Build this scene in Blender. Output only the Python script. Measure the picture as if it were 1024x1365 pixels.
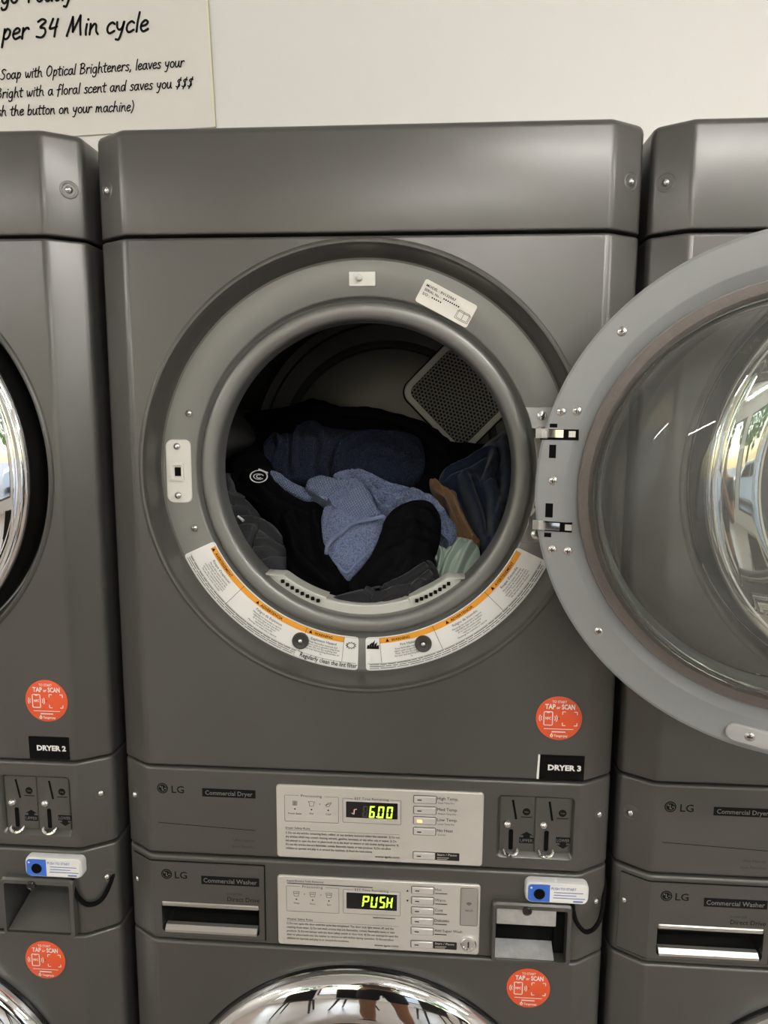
import bpy, bmesh, math, random
import numpy as np
from mathutils import Vector, Matrix, noise

# ---------------------------------------------------------------- clear
for o in list(bpy.data.objects): bpy.data.objects.remove(o, do_unlink=True)
scene = bpy.context.scene
C = scene.collection
PI = math.pi
R = math.radians

# ---------------------------------------------------------------- camera
CAM = np.array([0.0927, -0.9088, 1.6059])
YAW, PITCH, ROLL, FPX = 0.0689, -0.1387, 0.0051, 945.75
def cam_axes():
    cy, sy, cp, sp = math.cos(YAW), math.sin(YAW), math.cos(PITCH), math.sin(PITCH)
    f = np.array([-sy*cp, cy*cp, sp]); r = np.array([cy, sy, 0.0]); u = np.cross(r, f)
    return r*math.cos(ROLL)+u*math.sin(ROLL), -r*math.sin(ROLL)+u*math.cos(ROLL), f
CR, CU, CF = cam_axes()
cd = bpy.data.cameras.new('camera'); cam = bpy.data.objects.new('camera', cd); C.objects.link(cam)
cd.sensor_fit = 'HORIZONTAL'; cd.sensor_width = 36.0; cd.lens = FPX/1024*36.0
cd.clip_start = 0.01; cd.clip_end = 200
cam.matrix_world = Matrix(((CR[0], CU[0], -CF[0], CAM[0]), (CR[1], CU[1], -CF[1], CAM[1]), (CR[2], CU[2], -CF[2], CAM[2]), (0, 0, 0, 1)))
scene.camera = cam
def ray(px, py): return CF+(px-512)/FPX*CR-(py-682.5)/FPX*CU      # direction of a photo pixel
def fp(px, py, Y=0.0):                                            # point of a pixel on the plane y = Y
    d = ray(px, py); t = (Y-CAM[1])/d[1]; q = CAM+t*d
    return float(q[0]), float(q[2])

# ---------------------------------------------------------------- world, exposure
W = bpy.data.worlds.new('world'); scene.world = W; W.use_nodes = True
nt = W.node_tree; bg = nt.nodes['Background']
sky = nt.nodes.new('ShaderNodeTexSky'); sky.sky_type = 'NISHITA'; sky.sun_disc = False
sky.sun_elevation = R(50); sky.sun_rotation = R(200); sky.air_density = 1.2; sky.dust_density = 2.5
nt.links.new(sky.outputs[0], bg.inputs[0]); bg.inputs[1].default_value = 0.45
scene.view_settings.view_transform = 'Standard'; scene.view_settings.look = 'None'
scene.view_settings.exposure = 0.9; scene.view_settings.gamma = 1.0
scene.view_settings.use_curve_mapping = False
LAMP_STRENGTH = 60.0
LAMPS = ((1.0, -1.85, 'white tube lamp over the aisle facing the open dryer'), (2.9, -1.5, 'white tube lamp in the aisle beside the right wall'),
         (.30, -4.3, 'white tube lamp above the chairs by the windows'), (3.2, -4.3, 'white tube lamp in the corner of windows and right wall'),
         (-3.3, -1.85, 'white tube lamp in the aisle beside the left wall'), (-3.2, -4.3, 'white tube lamp in the corner of windows and left wall'))

# ---------------------------------------------------------------- materials
def mat(name, col, rough=0.5, metal=0.0, coat=0.0, coat_rough=0.1, noise_amt=0.0, noise_scale=60.0, bump=0.0, bump_scale=300.0,
        emit=None, emit_s=0.0, spec=0.5, stretch=(1, 1, 1), sheen=0.0):
    m = bpy.data.materials.new(name); m.use_nodes = True
    n = m.node_tree.nodes; l = m.node_tree.links; b = n['Principled BSDF']
    b.inputs['Base Color'].default_value = (*col, 1); b.inputs['Roughness'].default_value = rough
    b.inputs['Metallic'].default_value = metal; b.inputs['Coat Weight'].default_value = coat
    b.inputs['Coat Roughness'].default_value = coat_rough; b.inputs['Specular IOR Level'].default_value = spec
    b.inputs['Sheen Weight'].default_value = sheen
    if emit: b.inputs['Emission Color'].default_value = (*emit, 1); b.inputs['Emission Strength'].default_value = emit_s
    if noise_amt or bump:
        tc = n.new('ShaderNodeTexCoord'); mp = n.new('ShaderNodeMapping'); mp.inputs['Scale'].default_value = stretch
        l.new(tc.outputs['Object'], mp.inputs['Vector'])
    if noise_amt:
        t = n.new('ShaderNodeTexNoise'); t.inputs['Scale'].default_value = noise_scale; t.inputs['Detail'].default_value = 4
        l.new(mp.outputs[0], t.inputs['Vector'])
        mx = n.new('ShaderNodeMix'); mx.data_type = 'RGBA'
        mx.inputs['A'].default_value = (*[c*(1-noise_amt) for c in col], 1); mx.inputs['B'].default_value = (*[min(1, c*(1+noise_amt)) for c in col], 1)
        l.new(t.outputs['Fac'], mx.inputs['Factor']); l.new(mx.outputs['Result'], b.inputs['Base Color'])
    if bump:
        t2 = n.new('ShaderNodeTexNoise'); t2.inputs['Scale'].default_value = bump_scale; t2.inputs['Detail'].default_value = 3
        l.new(mp.outputs[0], t2.inputs['Vector'])
        bp = n.new('ShaderNodeBump'); bp.inputs['Strength'].default_value = bump; bp.inputs['Distance'].default_value = 0.002
        l.new(t2.outputs['Fac'], bp.inputs['Height']); l.new(bp.outputs[0], b.inputs['Normal'])
    return m
def glass_mat(name, tint, f0=0.04, rough=0.0, haze=0.0):
    m = bpy.data.materials.new(name); m.use_nodes = True
    n = m.node_tree.nodes; l = m.node_tree.links; n.remove(n['Principled BSDF']); out = n['Material Output']
    tr = n.new('ShaderNodeBsdfTransparent'); tr.inputs[0].default_value = (*tint, 1)
    gl = n.new('ShaderNodeBsdfGlossy'); gl.inputs['Roughness'].default_value = rough
    fr = n.new('ShaderNodeFresnel'); fr.inputs['IOR'].default_value = 1.5
    mx = n.new('ShaderNodeMixShader'); l.new(fr.outputs[0], mx.inputs[0]); l.new(tr.outputs[0], mx.inputs[1]); l.new(gl.outputs[0], mx.inputs[2])
    last = mx
    if haze:
        df = n.new('ShaderNodeBsdfDiffuse'); df.inputs[0].default_value = (.6, .6, .58, 1)
        m2 = n.new('ShaderNodeMixShader'); m2.inputs[0].default_value = haze
        l.new(mx.outputs[0], m2.inputs[1]); l.new(df.outputs[0], m2.inputs[2]); last = m2
    l.new(last.outputs[0], out.inputs[0]); return m
M = {}
M['paint'] = mat('graphite_paint', (.098, .094, .087), .33, .40, .25, .22, .03, 9, .05, 900)
M['paint_in'] = mat('graphite_paint_inner', (.20, .198, .187), .36, .40, .15, .2, .03, 9, .03, 900)
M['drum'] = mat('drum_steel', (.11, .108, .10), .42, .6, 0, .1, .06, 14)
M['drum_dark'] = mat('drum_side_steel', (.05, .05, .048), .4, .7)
M['chrome'] = mat('chrome', (.86, .86, .86), .03, 1.0)
M['steel'] = mat('zinc_steel', (.62, .62, .60), .28, 1.0, 0, .1, .12, 120)
M['screw'] = mat('screw_steel', (.75, .75, .74), .16, 1.0)
M['zinc'] = mat('galvanised_zinc', (.66, .67, .67), .42, .7, 0, .1, .25, 90, .2, 160)
M['alu'] = mat('brushed_aluminium', (.74, .71, .665), .46, .55, 0, .1, .04, 60, .12, 80, stretch=(1, 20, 25))
M['button'] = mat('silver_button', (.78, .75, .72), .35, .5)
M['black'] = mat('black_plastic', (.012, .012, .012), .3)
M['black_gloss'] = mat('black_gloss', (.008, .008, .008), .08, 0, .4)
M['black_matt'] = mat('black_matt', (.004, .004, .004), .85, spec=.1)
M['rubber'] = mat('dark_rubber', (.05, .048, .045), .4)
M['white'] = mat('white_plastic', (.72, .71, .65), .4)
M['white2'] = mat('white_box_plastic', (.74, .74, .73), .35)
M['paper'] = mat('label_white', (.86, .85, .82), .35)
M['ink'] = mat('black_ink', (.012, .012, .012), .7, spec=.1)
M['greyink'] = mat('grey_ink', (.05, .05, .05), .7, spec=.1)
M['darkprint'] = mat('dark_print', (.010, .010, .010), .7, spec=.08)
M['orange'] = mat('orange_band', (.86, .36, .03), .4)
M['red'] = mat('orange_red_sticker', (.80, .105, .032), .38)
M['whiteprint'] = mat('white_print', (.85, .83, .80), .5)
M['pinkprint'] = mat('pale_pink_print', (.8, .5, .42), .5)
M['blue'] = mat('blue_panel', (.05, .16, .62), .35)
M['blueprint'] = mat('blue_print', (.10, .17, .50), .5)
M['plate'] = mat('door_plate_grey', (.30, .31, .31), .42, .1, 0, .1, .02, 20)
M['seal'] = mat('felt_seal', (.17, .145, .13), .75, 0, 0, .1, .12, 80, .3, 500, sheen=.3)
M['lint'] = mat('lint_plastic', (.62, .62, .56), .42)
M['glass'] = glass_mat('door_glass', (.94, .96, .94), haze=.085)
M['window'] = glass_mat('window_glass', (.95, .97, .96))
M['dark_glass'] = glass_mat('smoked_glass', (.35, .35, .35))
M['led'] = mat('green_led', (.1, .2, .0), .5, emit=(.50, 1.0, .04), emit_s=1.3)
M['led_off'] = mat('led_off', (.035, .04, .025), .4)
M['orange_led'] = mat('orange_led', (.8, .4, .2), .5, emit=(1.0, .38, .12), emit_s=1.2)
M['wall'] = mat('wall_paint', (.80, .785, .738), .42, 0, 0, .1, .012, 3, .03, 200)
M['wall2'] = mat('room_wall_paint', (.66, .64, .60), .6, 0, 0, .1, .02, 3)
M['ceiling'] = mat('ceiling_paint', (.8, .8, .78), .7)
M['floor'] = mat('vinyl_floor', (.33, .275, .235), .30, 0, 0, .1, .22, 5, stretch=(1, 6, 1))
M['frame'] = mat('dark_window_frame', (.05, .05, .05), .4, .5)
M['sign'] = mat('sign_board', (.78, .75, .68), .45, 0, 0, .1, .02, 30)
M['sign_edge'] = mat('sign_edge', (.85, .80, .58), .3)
M['lamp'] = mat('lamp_diffuser', (.9, .9, .9), .5, emit=(1.0, .975, .935), emit_s=LAMP_STRENGTH)
M['lampframe'] = mat('lamp_frame', (.8, .8, .8), .5)
M['asphalt'] = mat('asphalt', (.22, .21, .20), .85, noise_amt=.15, noise_scale=4)
M['carwhite'] = mat('car_white', (.75, .75, .75), .2, 0, .5)
M['chair'] = mat('chair_black', (.015, .015, .016), .35)

# ---------------------------------------------------------------- geometry helpers
class Geo:
    def __init__(s): s.v = []; s.f = []
    def add(s, vs, fs):
        k = len(s.v); s.v += [tuple(map(float, p)) for p in vs]; s.f += [tuple(i+k for i in f) for f in fs]; return s
    def box(s, x0, x1, y0, y1, z0, z1):
        return s.add([(x0, y0, z0), (x1, y0, z0), (x1, y1, z0), (x0, y1, z0), (x0, y0, z1), (x1, y0, z1), (x1, y1, z1), (x0, y1, z1)],
                     [(0, 3, 2, 1), (4, 5, 6, 7), (0, 1, 5, 4), (1, 2, 6, 5), (2, 3, 7, 6), (3, 0, 4, 7)])
    def loops(s, loops, closed=True, cap0=False, cap1=False):
        n = len(loops[0]); vs = [p for L in loops for p in L]; fs = []
        for a in range(len(loops)-1):
            for i in range(n if closed else n-1):
                j = (i+1) % n; fs.append((a*n+i, a*n+j, (a+1)*n+j, (a+1)*n+i))
        if cap0: fs.append(tuple(range(n-1, -1, -1)))
        if cap1: fs.append(tuple((len(loops)-1)*n+i for i in range(n)))
        return s.add(vs, fs)
    def revolve(s, prof, c=(0, 0), n=96, a0=0.0, a1=2*PI, cap0=False, cap1=False):
        full = abs(a1-a0-2*PI) < 1e-6; m = n if full else n+1
        L = [[(c[0]+r*math.cos(a0+(a1-a0)*i/n), y, c[1]+r*math.sin(a0+(a1-a0)*i/n)) for i in range(m)] for r, y in prof]
        return s.loops(L, full, cap0, cap1)
    def prism(s, poly, y0, y1, bev=0.0):                 # poly in (x, z), front face at y0 (towards -y)
        if bev:
            cx = sum(p[0] for p in poly)/len(poly); cz = sum(p[1] for p in poly)/len(poly)
            inn = []
            n = len(poly)
            area = sum(poly[i][0]*poly[(i+1) % n][1]-poly[(i+1) % n][0]*poly[i][1] for i in range(n)); sg = 1 if area > 0 else -1
            for i in range(n):
                a = poly[i-1]; b = poly[(i+1) % n]; tx, tz = b[0]-a[0], b[1]-a[1]; q = math.hypot(tx, tz) or 1
                inn.append((poly[i][0]-sg*tz/q*bev, poly[i][1]+sg*tx/q*bev))
            return s.loops([[(x, y1, z) for x, z in poly], [(x, y0+bev, z) for x, z in poly], [(x, y0, z) for x, z in inn]], True, True, True)
        return s.loops([[(x, y1, z) for x, z in poly], [(x, y0, z) for x, z in poly]], True, True, True)
    def tube(s, pts, r, n=8, cap=True):
        pts = [Vector(p) for p in pts]; rr = r if isinstance(r, (list, tuple)) else [r]*len(pts); L = []; up = None
        for i, p in enumerate(pts):
            t = (pts[min(i+1, len(pts)-1)]-pts[max(i-1, 0)]).normalized()
            if up is None: up = t.orthogonal().normalized()
            up = (up-t*up.dot(t)).normalized(); w = t.cross(up)
            L.append([p+(up*math.cos(2*PI*k/n)+w*math.sin(2*PI*k/n))*rr[i] for k in range(n)])
        return s.loops(L, True, cap, cap)
    def dome(s, c, nrm, r, h, n=12, m=4, base=0.0):
        nrm = Vector(nrm).normalized(); a = nrm.orthogonal().normalized(); b = nrm.cross(a); c = Vector(c); L = []
        if base: L.append([c-nrm*base+(a*math.cos(2*PI*i/n)+b*math.sin(2*PI*i/n))*r for i in range(n)])
        for k in range(m):
            q = PI/2*k/m
            L.append([c+nrm*h*math.sin(q)+(a*math.cos(2*PI*i/n)+b*math.sin(2*PI*i/n))*r*math.cos(q) for i in range(n)])
        L.append([c+nrm*h+(a*math.cos(2*PI*i/n)+b*math.sin(2*PI*i/n))*r*.02 for i in range(n)])
        return s.loops(L, True, True, True)
    def build(s, name, material, parent=None, ang=35, fix=True):
        me = bpy.data.meshes.new(name); me.from_pydata(s.v, [], s.f); me.update()
        if fix:
            bm = bmesh.new(); bm.from_mesh(me); bmesh.ops.recalc_face_normals(bm, faces=bm.faces); bm.to_mesh(me); bm.free()
        me.polygons.foreach_set('use_smooth', [True]*len(me.polygons)); me.set_sharp_from_angle(angle=R(ang))
        me.materials.append(M[material] if isinstance(material, str) else material)
        o = bpy.data.objects.new(name, me); C.objects.link(o)
        if parent: o.parent = parent
        return o
def tag(o, label=None, cat=None, group=None, kind=None):
    if label: o['label'] = label
    if cat: o['category'] = cat
    if group: o['group'] = group
    if kind: o['kind'] = kind
    return o
def empty(name, loc=(0, 0, 0), rz=0.0):
    o = bpy.data.objects.new(name, None); C.objects.link(o); o.location = loc; o.rotation_euler = (0, 0, rz); o.empty_display_size = .1; return o
def copy_tree(o, parent=None):
    c = o.copy(); C.objects.link(c); c.parent = parent
    for ch in list(o.children): copy_tree(ch, c)
    return c
def rrect(x0, x1, z0, z1, r, n=5):
    out = []
    for cx, cz, a in ((x1-r, z0+r, -PI/2), (x1-r, z1-r, 0), (x0+r, z1-r, PI/2), (x0+r, z0+r, PI)):
        for i in range(n+1): q = a+PI/2*i/n; out.append((cx+r*math.cos(q), cz+r*math.sin(q)))
    return out
def rotp(poly, c, a):
    ca, sa = math.cos(a), math.sin(a)
    return [(c[0]+(x-c[0])*ca-(z-c[1])*sa, c[1]+(x-c[0])*sa+(z-c[1])*ca) for x, z in poly]
def ray_hit(poly, cx, cz, a):
    dx, dz = math.cos(a), math.sin(a); best = None
    for i in range(len(poly)):
        (ax, az), (bx, bz) = poly[i], poly[(i+1) % len(poly)]
        ex, ez = bx-ax, bz-az; den = dx*ez-dz*ex
        if abs(den) < 1e-12: continue
        t = ((ax-cx)*ez-(az-cz)*ex)/den; u = ((ax-cx)*dz-(az-cz)*dx)/den
        if t > 0 and -1e-6 <= u <= 1+1e-6 and (best is None or t > best): best = t
    return cx+best*dx, cz+best*dz
def holed(g, rect, loop, y=0.0):                          # flat plate with one hole
    x0, x1, z0, z1 = rect; cx = sum(p[0] for p in loop)/len(loop); cz = sum(p[1] for p in loop)/len(loop)
    angs = [math.atan2(p[1]-cz, p[0]-cx) for p in loop]+[math.atan2(b-cz, a-cx) for a in (x0, x1) for b in (z0, z1)]
    angs = sorted(set(round(a, 5) for a in angs)); box4 = [(x0, z0), (x1, z0), (x1, z1), (x0, z1)]
    inn = [ray_hit(loop, cx, cz, a) for a in angs]; out = [ray_hit(box4, cx, cz, a) for a in angs]
    g.loops([[(x, y, z) for x, z in out], [(x, y, z) for x, z in inn]])
    return inn
# printed text as flat mesh (built-in font)
_tc = {}
def text2d(body, bold=0.0, space=1.0):
    key = (body, bold, space)
    if key not in _tc:
        cu = bpy.data.curves.new('t', 'FONT'); cu.body = body; cu.size = 1.0; cu.offset = bold; cu.space_character = space; cu.resolution_u = 2; cu.fill_mode = 'FRONT'
        ob = bpy.data.objects.new('t', cu); C.objects.link(ob)
        dg = bpy.context.evaluated_depsgraph_get(); me = bpy.data.meshes.new_from_object(ob.evaluated_get(dg))
        v = [(p.co.x, p.co.y) for p in me.vertices]; f = [tuple(p.vertices) for p in me.polygons]
        bpy.data.objects.remove(ob); bpy.data.curves.remove(cu); bpy.data.meshes.remove(me); _tc[key] = (v, f)
    return _tc[key]
def put_text(g, body, x, z, y, size, width=None, align='L', rot=0.0, bold=0.0, polar=None, space=1.0):
    v, f = text2d(body, bold, space)
    if not v: return
    x0 = min(p[0] for p in v); x1 = max(p[0] for p in v); sx = size
    if width: sx = width/(x1-x0)
    off = {'L': x0, 'C': (x0+x1)/2, 'R': x1}[align]; ca, sa = math.cos(rot), math.sin(rot); out = []
    for a, b in v:
        a = (a-off)*sx; b = b*size
        if polar:
            cx, cz, r0, a0 = polar; an = a0+a/r0; rr = r0-b; out.append((cx+rr*math.cos(an), y, cz+rr*math.sin(an)))
        else: out.append((x+a*ca-b*sa, y, z+a*sa+b*ca))
    g.add(out, f)
def bar(g, x0, z0, x1, z1, w, y):                           # thin printed line
    dx, dz = x1-x0, z1-z0; q = math.hypot(dx, dz) or 1; nx, nz = -dz/q*w/2, dx/q*w/2
    g.add([(x0+nx, y, z0+nz), (x0-nx, y, z0-nz), (x1-nx, y, z1-nz), (x1+nx, y, z1+nz)], [(0, 1, 2, 3)])
def frame_line(g, loop, w, y):
    for i in range(len(loop)):
        a, b = loop[i], loop[(i+1) % len(loop)]; bar(g, a[0], a[1], b[0], b[1], w, y)
def disc(g, cx, cz, r, y, n=24):
    g.add([(cx+r*math.cos(2*PI*i/n), y, cz+r*math.sin(2*PI*i/n)) for i in range(n)], [tuple(range(n))])
def ringp(g, cx, cz, r0, r1, y, n=32, a0=0, a1=2*PI):
    vs = []; fs = []
    for i in range(n+1):
        a = a0+(a1-a0)*i/n; vs += [(cx+r0*math.cos(a), y, cz+r0*math.sin(a)), (cx+r1*math.cos(a), y, cz+r1*math.sin(a))]
        if i: fs.append((2*i-2, 2*i-1, 2*i+1, 2*i))
    g.add(vs, fs)
def poly(g, pts, y): g.add([(a, y, b) for a, b in pts], [tuple(range(len(pts)))])

# ---------------------------------------------------------------- dimensions (metres)
ZT, Z1, Z2, Z3, Z4 = 1.9535, 1.8245, 1.1161, .983, .8484
HW, BEND, CHY, BACK = .343, .3012, .0258, .72
RC = (0.0, 1.5265)                                            # axis of the dryer opening
CHA = math.atan2(CHY, HW-BEND)
WALLY = .78
DX = .7

# ---------------------------------------------------------------- room shell
def struct(name, g, m, parent=None):
    o = g.build(name, m, parent)
    if not parent: o['kind'] = 'structure'
    return o
RX0, RX1, RY0, CEIL = -4.2, 4.6, -6.0, 3.05
struct('floor', Geo().box(RX0, RX1, RY0, WALLY, -.1, 0), 'floor')
struct('ceiling', Geo().box(RX0, RX1, RY0, WALLY, CEIL, CEIL+.1), 'ceiling')
struct('wall_back', Geo().box(RX0-.1, RX1+.1, WALLY, WALLY+.1, -.1, CEIL+.1), 'wall')
struct('wall_left', Geo().box(RX0-.1, RX0, RY0, WALLY, -.1, CEIL+.1), 'wall2')
struct('wall_right', Geo().box(RX1, RX1+.1, RY0, WALLY, -.1, CEIL+.1), 'wall2')
WIN = [(-3.6, -2.0), (-1.7, -.1), (.2, 1.8), (2.1, 4.2)]; WZ0, WZ1 = .35, 2.6
g = Geo(); g.box(RX0-.1, RX1+.1, RY0-.12, RY0, WZ1, CEIL+.1); g.box(RX0-.1, RX1+.1, RY0-.12, RY0, -.1, WZ0)
xs = [RX0-.1]+[x for w in WIN for x in w]+[RX1+.1]
for i in range(0, len(xs), 2): g.box(xs[i], xs[i+1], RY0-.12, RY0, WZ0, WZ1)
struct('wall_front', g, 'wall2')
for k, (a, b) in enumerate(WIN):
    w = empty('window_%d' % (k+1), ((a+b)/2, RY0-.06, WZ0)); w['kind'] = 'structure'
    h = (b-a)/2; H = WZ1-WZ0; g = Geo(); t = .05
    g.box(-h, h, -.03, .03, 0, t); g.box(-h, h, -.03, .03, H-t, H); g.box(-h, -h+t, -.03, .03, t, H-t); g.box(h-t, h, -.03, .03, t, H-t)
    g.build('window_frame', 'frame', w)
    Geo().box(-h+t, h-t, -.004, .004, t, H-t).build('pane', 'window', w)

# suspended linear tube lamps
LZ = 2.78
def tube_lamp(x, y, label):
    e = empty('ceiling_lamp', (x, y, CEIL)); tag(e, label, 'ceiling lamp', 'tube lamps hung from the ceiling')
    h = CEIL-LZ; g = Geo(); L = .62
    Geo().box(-L, L, -.03, .03, -h+.022, -h+.06).build('lamp_housing', 'lampframe', e)
    for sx in (-1, 1): Geo().tube([(sx*.45, 0, 0), (sx*.45, 0, -h+.06)], .006, 8).build('hanger_rod', 'lampframe', e)
    Geo().tube([(-L+.02, 0, -h), (L-.02, 0, -h)], .022, 14).build('lamp_tube', 'lamp', e)
    for sx in (-1, 1): Geo().tube([(sx*(L-.02), 0, -h), (sx*L, 0, -h)], .024, 14).build('end_cap', 'lampframe', e)
for x, y, t in LAMPS: tube_lamp(x, y, t)

# ---------------------------------------------------------------- machine body pieces
def round_path(pts, rad, seg=5):
    out = []
    for i, p in enumerate(pts):
        if rad[i] == 0: out.append(p); continue
        a = Vector(pts[i-1]); b = Vector(p); c = Vector(pts[i+1]); d0 = (a-b).normalized(); d1 = (c-b).normalized()
        half = d0.angle(d1)/2; tl = rad[i]/math.tan(half); s0 = b+d0*tl; s1 = b+d1*tl
        ctr = b+(d0+d1).normalized()*(rad[i]/math.sin(half)); a0 = s0-ctr; a1 = s1-ctr; tot = a0.angle(a1)
        for k in range(seg+1):
            q = k/seg; v = (a0*math.sin((1-q)*tot)+a1*math.sin(q*tot))/math.sin(tot); out.append(tuple(ctr+v))
    return out
PROF = round_path([(-HW, BACK), (-HW, CHY), (-BEND, 0), (BEND, 0), (HW, CHY), (HW, BACK)], [0, .014, .02, .02, .014, 0], 6)
XF = max(p[0] for p in PROF if abs(p[1]) < 1e-6)
def pnormals(P):
    out = []
    for i in range(len(P)):
        a = P[i-1]; b = P[(i+1) % len(P)]
        if i == 0: a = (P[0][0], P[0][1]+1)
        if i == len(P)-1: b = (P[-1][0], P[-1][1]+1)
        tx, ty = b[0]-a[0], b[1]-a[1]; q = math.hypot(tx, ty); out.append((ty/q, -tx/q))
    return out
PN = pnormals(PROF)
def shell(z0, z1, rb=.004, rt=.004, skip=False):
    g = Geo(); lev = []
    for k in range(4): a = PI/2*k/3; lev.append((z0+rb*(1-math.sin(a)), rb*(1-math.cos(a))))
    lev = [(z0+rb*(1-math.cos(a)), rb*(1-math.sin(a))) for a in [PI/2*k/4 for k in range(5)]]
    lev += [(z1-rt*(1-math.cos(a)), rt*(1-math.sin(a))) for a in [PI/2*k/4 for k in range(4, -1, -1)]]
    n = len(PROF); vs = []; fs = []
    for z, ins in lev:
        for (x, y), (nx, ny) in zip(PROF, PN): vs.append((x-nx*ins, y-ny*ins, z))
    fi = next(i for i in range(n-1) if abs(PROF[i][1]) < 1e-6 and abs(PROF[i+1][1]) < 1e-6 and PROF[i+1][0]-PROF[i][0] > .3)
    for a in range(len(lev)-1):
        for i in range(n):
            j = (i+1) % n
            if skip and i == fi and a == 4: continue
            fs.append((a*n+i, a*n+j, (a+1)*n+j, (a+1)*n+i))
    fs.append(tuple(range(n-1, -1, -1))); fs.append(tuple((len(lev)-1)*n+i for i in range(n)))
    return g.add(vs, fs)
def chamfer_screw(parent, side, z, t=.62, big=True):
    x = side*(BEND+(HW-BEND)*t); y = CHY*t; nrm = Vector((side*math.sin(CHA), -math.cos(CHA), 0)); c = Vector((x, y, z))
    a = Vector((0, 0, 1)); b = nrm.cross(a); g = Geo(); L = []
    for r, h in ((.0125, -.0004), (.0110, .0002), (.0095, .0005), (.0080, .0003), (.0065, -.0004)):
        L.append([c+nrm*h+(a*math.cos(2*PI*i/20)+b*math.sin(2*PI*i/20))*r for i in range(20)])
    g.loops(L); d = g.build('screw_dimple', 'paint', parent)
    Geo().dome(c+nrm*.0002, nrm, .0048, .0034, 12, 4, .002).build('screw', 'screw', parent)

def circle(r, n=128): return [(RC[0]+r*math.cos(2*PI*i/n), RC[1]+r*math.sin(2*PI*i/n)) for i in range(n)]

# logo "face in a circle" + LG letters, printed dark
def lg_logo(g, gl, x, z, y, r):
    disc(g, x, z, r, y, 32)
    ringp(gl, x, z, r*.72, r*.77, y-.0002, 30, R(20), R(350))
    bar(gl, x-.05*r, z+.38*r, x-.05*r, z-.38*r, .14*r, y-.0002); bar(gl, x-.05*r, z-.34*r, x+.28*r, z-.34*r, .14*r, y-.0002)
    bar(gl, x+.30*r, z, x+.74*r, z, .13*r, y-.0002); disc(gl, x-.36*r, z+.28*r, .13*r, y-.0002, 10)

SEG = {'0': 'abcdef', '6': 'acdefg', '8': 'abcdefg', 'P': 'abefg', 'U': 'bcdef', 'S': 'acdfg', 'H': 'bcefg'}
def seven(g, ch, x0, x1, z0, z1, y, slant=.10):
    w = x1-x0; h = z1-z0; t = h*.125; zm = (z0+z1)/2; gp = t*.12
    def P(a, b): return (x0+a+(b-0)*slant, z0+b)
    for s in SEG[ch]:
        if s == 'a': q = [(gp, h), (w-gp, h), (w-t, h-t), (t, h-t)]
        elif s == 'd': q = [(gp, 0), (w-gp, 0), (w-t, t), (t, t)]
        elif s == 'g': q = [(t*.5, h/2), (t, h/2+t/2), (w-t, h/2+t/2), (w-t*.5, h/2), (w-t, h/2-t/2), (t, h/2-t/2)]
        elif s == 'f': q = [(0, h-gp), (t, h-t), (t, h/2+t*.55), (0, h/2+gp)]
        elif s == 'b': q = [(w, h-gp), (w-t, h-t), (w-t, h/2+t*.55), (w, h/2+gp)]
        elif s == 'e': q = [(0, gp), (t, t), (t, h/2-t*.55), (0, h/2-gp)]
        elif s == 'c': q = [(w, gp), (w-t, t), (w-t, h/2-t*.55), (w, h/2-gp)]
        poly(g, [P(*p) for p in q], y)

def wrap(words, n):
    out = []; cur = ''
    for w in words.split():
        if len(cur)+len(w)+1 > n: out.append(cur); cur = w
        else: cur = (cur+' '+w).strip()
    out.append(cur); return out

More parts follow.
